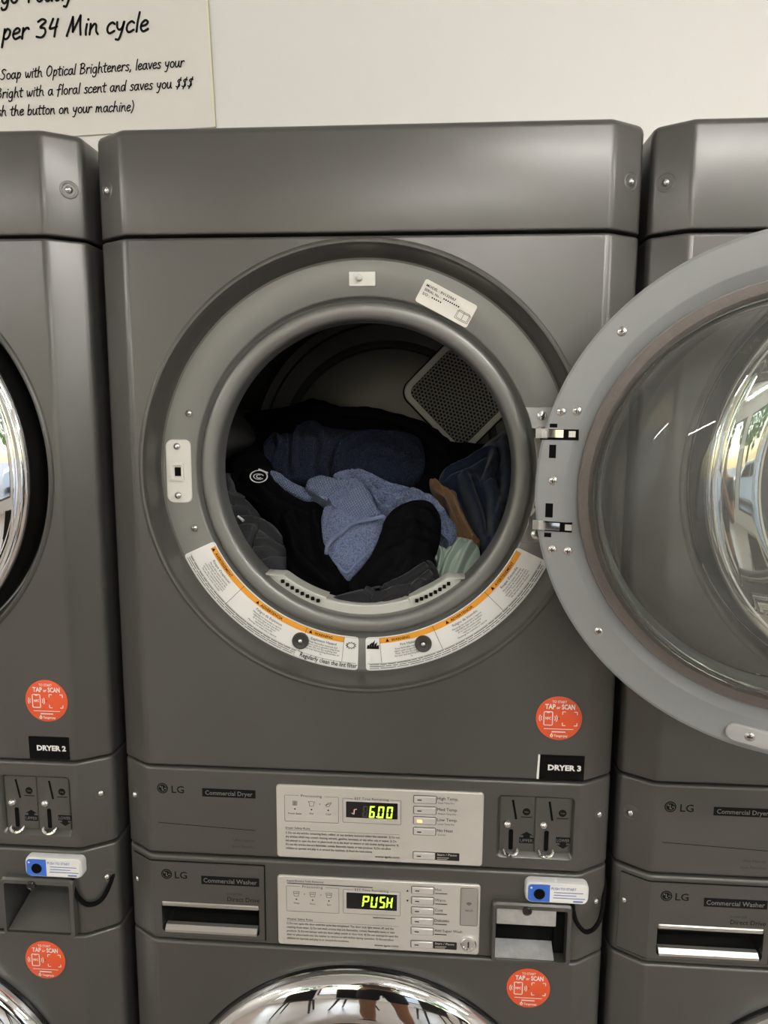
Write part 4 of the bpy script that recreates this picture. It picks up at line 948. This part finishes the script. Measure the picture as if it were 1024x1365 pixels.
# ---------------------------------------------------------------- laundry
def fabric(name, col, rough=.95, scale=900, bump=.5, sheen=.25, pat=None, var=.25):
    m = mat(name, col, rough, 0, 0, .1, var, 25, bump, scale, sheen=sheen, spec=.06)
    n = m.node_tree.nodes; l = m.node_tree.links
    if pat == 'terry':
        b = n['Principled BSDF']; tc = next(x for x in n if x.type == 'TEX_COORD'); vo = n.new('ShaderNodeTexVoronoi'); vo.inputs['Scale'].default_value = 420
        l.new(tc.outputs['Object'], vo.inputs['Vector']); rp = n.new('ShaderNodeMix'); rp.data_type = 'RGBA'; rp.inputs['A'].default_value = (*[c*1.5 for c in col], 1); rp.inputs['B'].default_value = (*[c*.45 for c in col], 1)
        l.new(vo.outputs['Distance'], rp.inputs['Factor']); l.new(rp.outputs['Result'], b.inputs['Base Color'])
        bp = n.new('ShaderNodeBump'); bp.inputs['Strength'].default_value = .8; bp.inputs['Distance'].default_value = .003; bp.invert = True; l.new(vo.outputs['Distance'], bp.inputs['Height']); l.new(bp.outputs[0], b.inputs['Normal'])
    if pat == 'waffle':
        b = n['Principled BSDF']; tc = next(x for x in n if x.type == 'TEX_COORD'); ws = []
        for rot in (R(35), R(-55)):
            mp = n.new('ShaderNodeMapping'); mp.inputs['Rotation'].default_value = (0, rot, 0); l.new(tc.outputs['Object'], mp.inputs['Vector'])
            w = n.new('ShaderNodeTexWave'); w.bands_direction = 'X'; w.inputs['Scale'].default_value = 90; w.inputs['Distortion'].default_value = .4; l.new(mp.outputs[0], w.inputs['Vector']); ws.append(w)
        mu = n.new('ShaderNodeMath'); mu.operation = 'MULTIPLY'; l.new(ws[0].outputs['Fac'], mu.inputs[0]); l.new(ws[1].outputs['Fac'], mu.inputs[1])
        rp = n.new('ShaderNodeMix'); rp.data_type = 'RGBA'; rp.inputs['A'].default_value = (*[c*.65 for c in col], 1); rp.inputs['B'].default_value = (*[c*1.5 for c in col], 1)
        l.new(mu.outputs[0], rp.inputs['Factor']); l.new(rp.outputs['Result'], b.inputs['Base Color'])
        bp = n.new('ShaderNodeBump'); bp.inputs['Strength'].default_value = .7; bp.inputs['Distance'].default_value = .003; l.new(mu.outputs[0], bp.inputs['Height']); l.new(bp.outputs[0], b.inputs['Normal'])
    return m
M['f_black'] = fabric('black_knit', (.0035, .0035, .0045), scale=1500, bump=.2, sheen=0)
M['f_black2'] = fabric('black_jersey', (.0045, .0045, .0055), scale=1200, bump=.2, sheen=0)
M['f_navy'] = fabric('navy_terry', (.015, .021, .038), pat='terry', sheen=.03)
M['f_blue'] = fabric('blue_terry', (.155, .195, .325), pat='terry', sheen=.2)
M['f_blue_w'] = fabric('blue_waffle', (.165, .205, .325), pat='waffle', sheen=.2)
M['f_hem'] = fabric('blue_hem', (.15, .185, .30), scale=1500, bump=.3)
M['f_grey'] = fabric('charcoal_cotton', (.045, .047, .050), scale=1500, bump=.2)
M['f_dark'] = fabric('dark_grey_cotton', (.020, .020, .023), scale=1500, bump=.2)
M['f_mint'] = fabric('mint_cotton', (.42, .52, .44), scale=1500, bump=.2, var=.06)
M['f_tan'] = fabric('tan_cotton', (.19, .105, .048), scale=800, bump=.3)
M['f_jean'] = fabric('indigo_denim', (.012, .022, .045), scale=1400, bump=.4)

PA = np.array([0, .158, 1.312]); PT = np.array([0, .300, .310]); PT = PT/np.linalg.norm(PT); PNRM = np.array([0, -PT[2], PT[1]])
def pile(px, py, lay):                                   # pixel -> (u, v) on the sloping heap surface lifted by lay
    d = ray(px, py); o = PA+PNRM*lay; t = ((o-CAM)@PNRM)/(d@PNRM); q = CAM+t*d
    return float(q[0]), float((q-o)@PT)
def p3(u, v, h): q = PA+PT*v+PNRM*h; return (u, float(q[1]), float(q[2]))
def cloth(name, material, pix, lay, dome=.02, amp=.008, L=(.05, .02), rot=0.0, seed=0, parent=None, center=None, rings=54, spokes=220, depth=.05, warp=.9, edge=.35, creases=(), folds=()):
    P = [Vector(pile(x, y, lay)) for x, y in pix]
    B = smooth(P, 12, True)
    # resample evenly
    seg = [0]
    for i in range(len(B)): seg.append(seg[-1]+(B[(i+1) % len(B)]-B[i]).length)
    tot = seg[-1]; out = []; k = 0
    for i in range(spokes):
        t = tot*i/spokes
        while seg[k+1] < t: k += 1
        f = (t-seg[k])/max(1e-9, seg[k+1]-seg[k]); out.append(B[k].lerp(B[(k+1) % len(B)], f))
    c = Vector(pile(*center, lay)) if center else sum(out, Vector((0, 0)))/len(out)
    ca, sa = math.cos(rot), math.sin(rot); off = Vector((seed*7.31, seed*3.17, seed*1.9)); loops = []
    fo = [(smooth([Vector(pile(*a, lay)) for a in ln], 4), d_, w_) for ln, d_, w_ in folds]
    cr = [(Vector(pile(*a, lay)), Vector(pile(*b, lay)), d_, w_) for a, b, d_, w_ in creases]
    def H(u, v, s):
        q = Vector((u*ca+v*sa, -u*sa+v*ca, 0)); wv = noise.noise(Vector((u*14, v*14, 0))+off)*warp
        n1 = noise.noise(Vector((q.x/L[0]+wv, q.y/L[1]+wv*1.3, 0))+off); n2 = noise.noise(Vector((q.x/L[0]*2.1-wv, q.y/L[1]*2.3+wv, 3))+off)
        n3 = noise.noise(Vector((u*11, v*11, 5))+off)
        h = lay+dome*(1-s**3.2)+amp*(.75*max(0, 1-abs(n1)*2.0)**1.3+.22*max(0, 1-abs(n2)*2.2)**1.3)+amp*1.1*n3-amp*.6
        fade = min(1, (1-s)*6+.35)
        for line, d_, w_ in fo:
            best = 9
            for a, b in zip(line[:-1], line[1:]):
                pq = Vector((u, v)); t = max(0, min(1, (pq-a).dot(b-a)/(b-a).length_squared)); best = min(best, (pq-a-(b-a)*t).length)
            x_ = best/w_
            if x_ < 2.5: h += fade*(d_*math.exp(-x_*x_)-.45*d_*math.exp(-((x_-1.25)/.5)**2))
        for a, b, d_, w_ in cr:
            pq = Vector((u, v)); t = max(0, min(1, (pq-a).dot(b-a)/(b-a).length_squared)); dd = (pq-a-(b-a)*t).length; h -= d_*math.exp(-(dd/w_)**2)
        return h
    for k in range(rings+1):
        s = k/rings; row = []
        for p in out:
            jit = 1+.02*noise.noise(Vector((p.x*60, p.y*60, seed)))*s; q = c+(p-c)*(s*jit if k else .002); row.append(p3(q.x, q.y, H(q.x, q.y, s)))
        loops.append(row)
    for s, dp in ((1.012, .004), (1.01, .012), (.97, .03), (.8, depth), (.02, depth)):
        row = []
        for p in out:
            q = c+(p-c)*s; row.append(p3(q.x, q.y, H(c.x+(p-c).x, c.y+(p-c).y, 1)-dp))
        loops.append(row)
    g = Geo().loops(loops, True, True, True)
    # keep the heap inside the drum
    for i, (x, y, z) in enumerate(g.v):
        r = math.hypot(x-RC[0], z-RC[1])
        lim = .280 if y > .080 else .190
        y = min(max(y, .060), .54)
        if r > lim: x, z = RC[0]+(x-RC[0])*lim/r, RC[1]+(z-RC[1])*lim/r
        g.v[i] = (x, y, z)
    return g.build(name, material, parent, 80)
def garment(*a, label=None, cat='laundry', **k):
    o = cloth(*a, **k); tag(o, label, cat, 'laundry heaped in the open dryer'); return o
garment('black_trousers', 'f_black2', [(285, 615), (330, 590), (450, 585), (600, 590), (690, 600), (700, 690), (650, 760), (600, 800), (490, 812), (380, 790), (310, 730)], -.012, .02, .008, (.09, .04), .5, 1, label='black jersey garment spread under all the other laundry', cat='trousers')
garment('black_sweater', 'f_black', [(287, 600), (300, 562), (335, 549), (372, 546), (398, 537), (415, 532), (432, 535), (450, 542), (490, 543), (530, 550), (565, 563), (600, 588), (614, 640), (560, 680), (440, 680), (350, 650), (300, 640)], .012, .022, .006, (.12, .05), .2, 2, label='black knit sweater bunched against the back of the drum', cat='sweater', folds=(([(330, 560), (400, 545), (430, 548)], .008, .012), ([(450, 552), (530, 560), (590, 600)], .008, .012)))
garment('navy_jeans', 'f_jean', [(586, 640), (603, 624), (634, 606), (655, 585), (682, 572), (698, 600), (694, 690), (664, 752), (649, 746), (638, 716), (618, 676), (606, 658)], .024, .030, .006, (.12, .04), -.9, 3, label='dark indigo denim trousers crumpled beside the exhaust grille', cat='trousers',
    folds=(([(592, 636), (621, 626), (647, 616), (657, 625), (648, 650)], .016, .008), ([(618, 648), (634, 686), (643, 728)], .016, .009), ([(650, 650), (660, 690), (655, 735)], .014, .010), ([(670, 600), (676, 650), (668, 700)], .014, .010)))
garment('navy_towel', 'f_navy', [(351, 592), (357, 581), (367, 578), (378, 584), (392, 574), (404, 563), (418, 559), (432, 567), (455, 571), (488, 573), (525, 573), (550, 577), (563, 593), (563, 626), (534, 646), (480, 646), (430, 640), (385, 640), (360, 622)], .044, .020, .005, (.09, .05), 1.1, 4, label='navy blue terry towel lying behind the pale blue towel', cat='towel',
    folds=(([(356, 588), (368, 584), (374, 600), (366, 622)], .012, .006), ([(398, 572), (395, 600), (393, 632)], .013, .007), ([(448, 632), (458, 606), (485, 592), (525, 590), (556, 604)], .016, .009), ([(470, 635), (500, 612), (545, 618)], .012, .009), ([(420, 572), (435, 600), (430, 630)], .010, .010)))
garment('tan_shirt', 'f_tan', [(573, 641), (578, 639), (588, 650), (606, 655), (611, 668), (624, 696), (640, 722), (626, 724), (608, 712), (600, 690), (592, 664), (580, 655)], .040, .010, .004, (.04, .015), -.9, 5, label='tan brown cotton garment squeezed between blue towel and jeans', cat='shirt', depth=.03, center=(603, 680), folds=(([(580, 645), (600, 662), (612, 690), (630, 718)], .009, .005),))
garment('charcoal_hoodie', 'f_grey', [(290, 640), (300, 630), (322, 632), (326, 660), (344, 684), (362, 700), (378, 708), (384, 730), (382, 768), (350, 772), (322, 744), (298, 705)], .034, .022, .004, (.09, .04), .3, 6, label='charcoal grey hoodie at the left rim with white cord tip', cat='hoodie', center=(338, 715),
    creases=(((302, 694), (345, 690), .020, .005), ((350, 712), (374, 728), .014, .004), ((347, 706), (336, 742), .012, .003), ((345, 750), (380, 740), .012, .004)), folds=(([(306, 672), (330, 676), (348, 686)], .010, .007), ([(310, 706), (330, 702), (346, 704)], .010, .005), ([(350, 706), (366, 712), (376, 722)], .010, .005), ([(346, 732), (362, 730), (378, 736)], .010, .005), ([(306, 640), (312, 660), (308, 680)], .010, .006)))
mint = garment('mint_shirt', 'f_mint', [(574, 724), (585, 726), (594, 731), (600, 722), (608, 715), (625, 718), (637, 728), (640, 744), (634, 762), (608, 774), (584, 781), (580, 764), (583, 750)], .046, .012, .003, (.08, .04), 1.15, 7, label='pale mint green cotton shirt beside the white lint filter', cat='shirt', depth=.04,
    folds=(([(590, 770), (598, 748), (614, 724)], .010, .005), ([(608, 770), (616, 750), (628, 728)], .012, .006), ([(580, 728), (588, 740), (584, 756)], .008, .004)))
garment('black_hoodie', 'f_black', [(312, 616), (330, 606), (350, 604), (374, 636), (408, 660), (436, 672), (446, 715), (462, 762), (505, 782), (520, 806), (430, 806), (386, 775), (378, 722), (338, 672), (312, 650)], .046, .022, .005, (.12, .05), -.7, 8, label='black hoodie with a round white eye emblem on the sleeve', cat='hoodie', center=(400, 715), folds=(([(330, 640), (370, 680), (420, 700)], .012, .012), ([(385, 700), (400, 750), (440, 785)], .012, .010), ([(425, 690), (430, 740), (455, 780)], .010, .010)))
garment('dark_tshirt', 'f_dark', [(430, 802), (470, 788), (500, 782), (520, 780), (548, 764), (566, 748), (578, 750), (585, 772), (570, 790), (534, 800), (506, 810), (470, 810)], .088, .010, .003, (.08, .04), .35, 10, label='dark grey cotton shirt crumpled along the lint filter', cat='shirt', depth=.035,
    folds=(([(500, 800), (525, 790), (548, 786), (572, 766)], .010, .005), ([(515, 786), (540, 774), (566, 756)], .010, .005), ([(545, 796), (560, 782), (578, 776)], .009, .004), ([(490, 788), (505, 798)], .008, .004)))
blue = garment('blue_towel', 'f_blue', [(408, 652), (412, 640), (430, 634), (450, 640), (475, 640), (494, 660), (503, 680), (516, 690), (510, 710), (501, 728), (485, 750), (463, 767), (446, 750), (433, 728), (429, 702), (430, 686), (442, 674), (418, 660)], .074, .014, .003, (.09, .05), -1.0, 11, label='pale blue terry towel draped with its corner hanging down', cat='towel', depth=.03, center=(465, 695),
    folds=(([(476, 645), (455, 665), (436, 684), (430, 704)], .012, .005), ([(492, 655), (500, 672), (505, 688)], .008, .005), ([(445, 735), (470, 720), (500, 712)], .005, .010)))
cloth('towel_fold', 'f_blue', [(445, 634), (460, 627), (480, 625), (515, 641), (550, 657), (573, 659), (588, 674), (601, 692), (609, 708), (600, 722), (588, 708), (576, 688), (554, 676), (525, 678), (508, 682), (480, 655)], .062, .010, .003, (.08, .03), -.35, 12, parent=blue, depth=.03, center=(528, 662),
    folds=(([(470, 634), (510, 652), (560, 664), (590, 690)], .012, .006), ([(490, 650), (510, 668), (530, 672), (545, 664)], .012, .0045), ([(496, 660), (506, 676), (515, 682)], .010, .004), ([(575, 668), (594, 692), (602, 712)], .009, .006)))
cloth('towel_waffle_band', 'f_blue_w', [(409, 650), (413, 640), (428, 634), (450, 638), (476, 642), (492, 658), (502, 682), (484, 690), (466, 694), (450, 684), (444, 674), (424, 660)], .084, .008, .002, (.08, .04), -.9, 13, parent=blue, depth=.02, center=(462, 665), creases=(((476, 644), (440, 682), .008, .004),))
cloth('towel_fold', 'f_blue_w', [(360, 628), (372, 630), (388, 642), (414, 654), (418, 662), (404, 664), (384, 654), (366, 642)], .066, .006, .002, (.04, .02), -.4, 14, parent=blue, depth=.02, center=(388, 648))
garment('black_shirt', 'f_black2', [(514, 692), (528, 676), (552, 667), (576, 672), (587, 690), (586, 718), (577, 738), (580, 760), (556, 780), (520, 790), (478, 794), (466, 776), (488, 750), (503, 724)], .078, .022, .004, (.12, .05), .9, 9, label='black jersey shirt balled up beside the pale blue towel', cat='shirt', center=(528, 735), folds=(([(520, 700), (560, 690), (580, 700)], .010, .012), ([(490, 775), (530, 745), (575, 735)], .012, .012), ([(540, 770), (550, 720), (545, 685)], .008, .012)))
# hems, emblem, cord tip
def ridge(name, material, pix, lay, r, parent):
    pts = [Vector((*pile(x, y, lay), 0)) for x, y in pix]; sm = smooth(pts, 6); Geo().tube([p3(p.x, p.y, lay) for p in sm], r, 8).build(name, material, parent)
ridge('towel_hem', 'f_hem', [(435, 738), (437, 727), (446, 717), (456, 710), (466, 700), (480, 695), (496, 692), (512, 688)], .093, .0030, blue)
ridge('towel_hem', 'f_hem', [(448, 750), (462, 763), (476, 750), (489, 738)], .084, .0022, blue)
emb = Geo(); ec = pile(345, 635, .080)
def el(u, v): return p3(ec[0]+u, ec[1]+v, .0800-.16*u-.10*v)
for (a, b, r0, r1, cu, cv, e) in ((0, 2*PI, .0125, .0145, 0, 0, 1.0), (R(30), R(330), .0072, .0090, 0, -.0004, .75), (R(60), R(330), .0030, .0046, .0004, 0, 1)):
    vs = []; fs = []
    for i in range(33):
        t = a+(b-a)*i/32; vs += [el(cu+r0*math.cos(t), cv+r0*e*math.sin(t)), el(cu+r1*math.cos(t), cv+r1*e*math.sin(t))]
        if i: fs.append((2*i-2, 2*i-1, 2*i+1, 2*i))
    emb.add(vs, fs)
hood = next(o for o in C.objects if o.name == 'black_hoodie'); emb.build('round_emblem', 'whiteprint', hood, fix=False)
a = pile(345, 626, .078); b = pile(357, 631, .076); Geo().tube([p3(*a, .079), p3(*b, .077)], .0014, 8).build('emblem_bar', 'whiteprint', hood)
grey = next(o for o in C.objects if o.name == 'charcoal_hoodie'); a = pile(318, 690, .06); b = pile(325, 696, .06)
Geo().tube([p3(*a, .064), p3(*b, .064)], [.0018, .0026], 8).build('cord_tip', 'whiteprint', grey)

# ---------------------------------------------------------------- behind the photographer: chairs, outside
def chair(x, y, rz, label):
    e = empty('chair', (x, y, 0), rz); tag(e, label, 'chair', 'black chairs by the windows')
    Geo().prism(rrect(-.22, .22, -.21, .21, .05, 4), -.015, .015, .006).build('seat', 'chair', e).matrix_local = Matrix.Translation((0, 0, .45)) @ Matrix.Rotation(R(90), 4, 'X')
    L = []
    for i in range(9):
        q = i/8; z = .47+.40*q; yb = -.20-.07*q
        L.append([(xx, yb-.03*(1-(xx/.2)**2)*.8+t, z) for t in (0, .016) for xx in ((-.2, -.1, 0, .1, .2) if t == 0 else (.2, .1, 0, -.1, -.2))])
    Geo().loops(L, True, True, True).build('backrest', 'chair', e)
    for sx in (-1, 1):
        for sy in (-1, 1): Geo().tube([(sx*.17, sy*.16, .44), (sx*.235, sy*.235, 0)], [.020, .012], 8).build('leg', 'chair', e)
chair(-.95, -2.5, R(170), 'black chair standing farthest from the right wall'); chair(-.25, -2.75, R(190), 'black chair second from the left wall')
chair(.75, -2.6, R(175), 'black chair third from the left wall'); chair(1.55, -2.85, R(200), 'black chair standing nearest the right wall')
struct('ground', Geo().box(-30, 30, -45, RY0-.13, -.15, -.1), M['asphalt'])
def tree(x, y, h, r, seed, label):
    e = empty('tree', (x, y, -.1)); tag(e, label, 'tree', 'trees across the street'); random.seed(seed)
    Geo().tube([(0, 0, 0), (.1, 0, h*.3), (0, .05, h*.62)], [.22, .17, .10], 10).build('trunk', 'bark', e)
    g = Geo()
    for k in range(900):
        t = random.random()*2*PI; ph = math.acos(random.uniform(-1, 1)); rr = r*random.uniform(.55, 1.0)
        c = Vector((rr*math.sin(ph)*math.cos(t), rr*math.sin(ph)*math.sin(t), h*.68+rr*.75*math.cos(ph))); s = random.uniform(.14, .30)
        a = Vector((random.gauss(0, 1), random.gauss(0, 1), random.gauss(0, 1))).normalized(); b = a.orthogonal().normalized()
        g.add([c+a*s, c+b*s*.6, c-a*s, c-b*s*.6], [(0, 1, 2, 3)])
    o = g.build('foliage', 'leaf', e, fix=False); o['kind'] = 'stuff'
M['bark'] = mat('bark', (.10, .07, .05), .9); M['leaf'] = mat('leaf', (.16, .30, .05), .6)
tree(-4.5, -13, 5.0, 2.2, 1, 'green tree across the street beyond the left windows'); tree(.6, -14.5, 5.5, 2.5, 2, 'green tree across the street behind the parked white car'); tree(5.2, -13.5, 4.8, 2.1, 3, 'green tree across the street beyond the right windows')
car = empty('car', (1.2, -10.5, -.1)); tag(car, 'white parked car seen beyond the windows', 'car')
side = [(-2.1, .25), (-2.15, .65), (-1.95, .85), (-1.2, .95), (-.6, 1.42), (.8, 1.45), (1.5, 1.0), (2.1, .9), (2.2, .6), (2.15, .25)]
Geo().prism(side, -.85, .85, .06).build('car_body', M['carwhite'], car)
for sy in (-1, 1):
    y = .86 if sy > 0 else -.88
    for pg in ([(-1.05, .95), (-.55, 1.34), (.05, 1.36), (.05, .97)], [(.12, .97), (.12, 1.36), (.72, 1.36), (1.25, 1.0)]): Geo().prism(pg, y, y+.02).build('car_window', 'black_gloss', car)
    for wx in (-1.3, 1.35): Geo().revolve([(.001, y-.04*sy), (.33, y-.04*sy), (.33, y-.2*sy)], (wx, .33), 24).build('wheel', 'rubber', car)

# the photographer, seen only as a reflection
def skin(name, nodes, edges, material, parent=None, sub=2):
    me = bpy.data.meshes.new(name); me.from_pydata([n[0] for n in nodes], edges, []); o = bpy.data.objects.new(name, me); C.objects.link(o)
    m = o.modifiers.new('skin', 'SKIN'); m.use_smooth_shade = True
    if not me.skin_vertices: me.attributes  # layer is made by the modifier
    for i, n in enumerate(nodes):
        r = n[1]; me.skin_vertices[0].data[i].radius = (r, r) if not isinstance(r, tuple) else r
    me.skin_vertices[0].data[0].use_root = True
    s = o.modifiers.new('sub', 'SUBSURF'); s.levels = sub; s.render_levels = sub
    dg = bpy.context.evaluated_depsgraph_get(); m2 = bpy.data.meshes.new_from_object(o.evaluated_get(dg)); bpy.data.objects.remove(o); m2.name = name
    m2.polygons.foreach_set('use_smooth', [True]*len(m2.polygons)); m2.materials.clear(); m2.materials.append(M[material]); o = bpy.data.objects.new(name, m2); C.objects.link(o)
    if parent: o.parent = parent
    return o
M['skin'] = mat('skin', (.36, .19, .12), .5, noise_amt=.08, noise_scale=12); M['shirt'] = mat('olive_shirt', (.11, .11, .09), .9); M['shorts'] = mat('dark_shorts', (.03, .03, .035), .9); M['hair'] = mat('dark_hair', (.02, .014, .01), .6); M['shoe'] = mat('dark_shoe', (.02, .02, .02), .5)
PX, PYY = .07, -1.36
per = empty('person', (PX, PYY, 0)); tag(per, 'person in olive shirt and dark shorts holding up a phone, mirrored in chrome', 'person')
nodes = [((0, 0, .95), (.15, .11)), ((0, 0, 1.10), (.13, .095)), ((0, .0, 1.28), (.155, .105)), ((0, -.01, 1.40), (.12, .085)), ((0, .0, 1.475), .055), ((0, .03, 1.56), (.068, .085)), ((0, .03, 1.64), (.075, .092)), ((0, .02, 1.71), (.055, .07))]
edges = [(i, i+1) for i in range(7)]
def add(p, r, frm): nodes.append((p, r)); edges.append((frm, len(nodes)-1)); return len(nodes)-1
for s in (-1, 1):
    k = add((s*.095, 0, .88), .092, 0); k = add((s*.11, .01, .68), .078, k); k = add((s*.115, .015, .50), .055, k); k = add((s*.12, .0, .34), .056, k); k = add((s*.125, -.02, .10), .036, k); k = add((s*.13, -.01, .05), .040, k); k = add((s*.14, .10, .035), .036, k); k = add((s*.145, .17, .03), .030, k)
    k = add((s*.165, 0, 1.39), .058, 3); k = add((s*.215, .05, 1.25), .045, k); k = add((s*.225, .14, 1.17), .040, k); k = add((s*.15, .27, 1.33), .035, k); k = add((s*.062, .395, 1.475), .024, k); w = add((s*.056, .420, 1.515), (.016, .032), k)
    for f, (dx, dz) in enumerate(((.000, .055), (.004, .040), (.006, .022), (.006, .006))):
        a = add((s*.052+0*dx, .432, 1.505+dz*.8), .009, w); b = add((s*.046, .448, 1.508+dz), .0085, a); add((s*(.030), .455, 1.510+dz), .0075, b)
    a = add((s*.048, .425, 1.535), .010, w); add((s*.026, .420, 1.55), .008, a)
body = skin('body', nodes, edges, 'skin', per)
sh = [((0, 0, .93), (.165, .122)), ((0, 0, 1.10), (.15, .11)), ((0, 0, 1.28), (.168, .118)), ((0, -.01, 1.405), (.125, .09)), ((0, 0, 1.44), (.07, .065))]; se = [(0, 1), (1, 2), (2, 3), (3, 4)]
for s in (-1, 1): sh += [((s*.17, 0, 1.39), .070), ((s*.215, .045, 1.26), .062)]; se += [(3, len(sh)-2), (len(sh)-2, len(sh)-1)]
skin('shirt', sh, se, 'shirt', per)
so = [((0, 0, .97), (.16, .118)), ((0, 0, .90), (.15, .12))]; e2 = [(0, 1)]
for s in (-1, 1): so += [((s*.10, 0, .82), .105), ((s*.115, .01, .60), .090)]; e2 += [(1, len(so)-2), (len(so)-2, len(so)-1)]
skin('shorts', so, e2, 'shorts', per)
skin('hair', [((0, .0, 1.60), (.078, .085)), ((0, -.005, 1.68), (.080, .090)), ((0, .01, 1.735), (.06, .07))], [(0, 1), (1, 2)], 'hair', per)
for s in (-1, 1): skin('shoe', [((s*.13, -.05, .045), .046), ((s*.137, .08, .042), .046), ((s*.145, .17, .035), .036)], [(0, 1), (1, 2)], 'shoe', per)
for s in (-1, 1):
    Geo().dome((s*.032, .112, 1.635), (0, 1, 0), .012, .004, 10, 3).build('eye', 'ink', per)
ph = Geo().prism(rrect(.0927-.058, .0927+.016, 1.606-.125, 1.606+.022, .010, 5), -.920, -.912, .001).build('phone', 'black_gloss'); tag(ph, 'black phone held up in front of the person', 'phone')
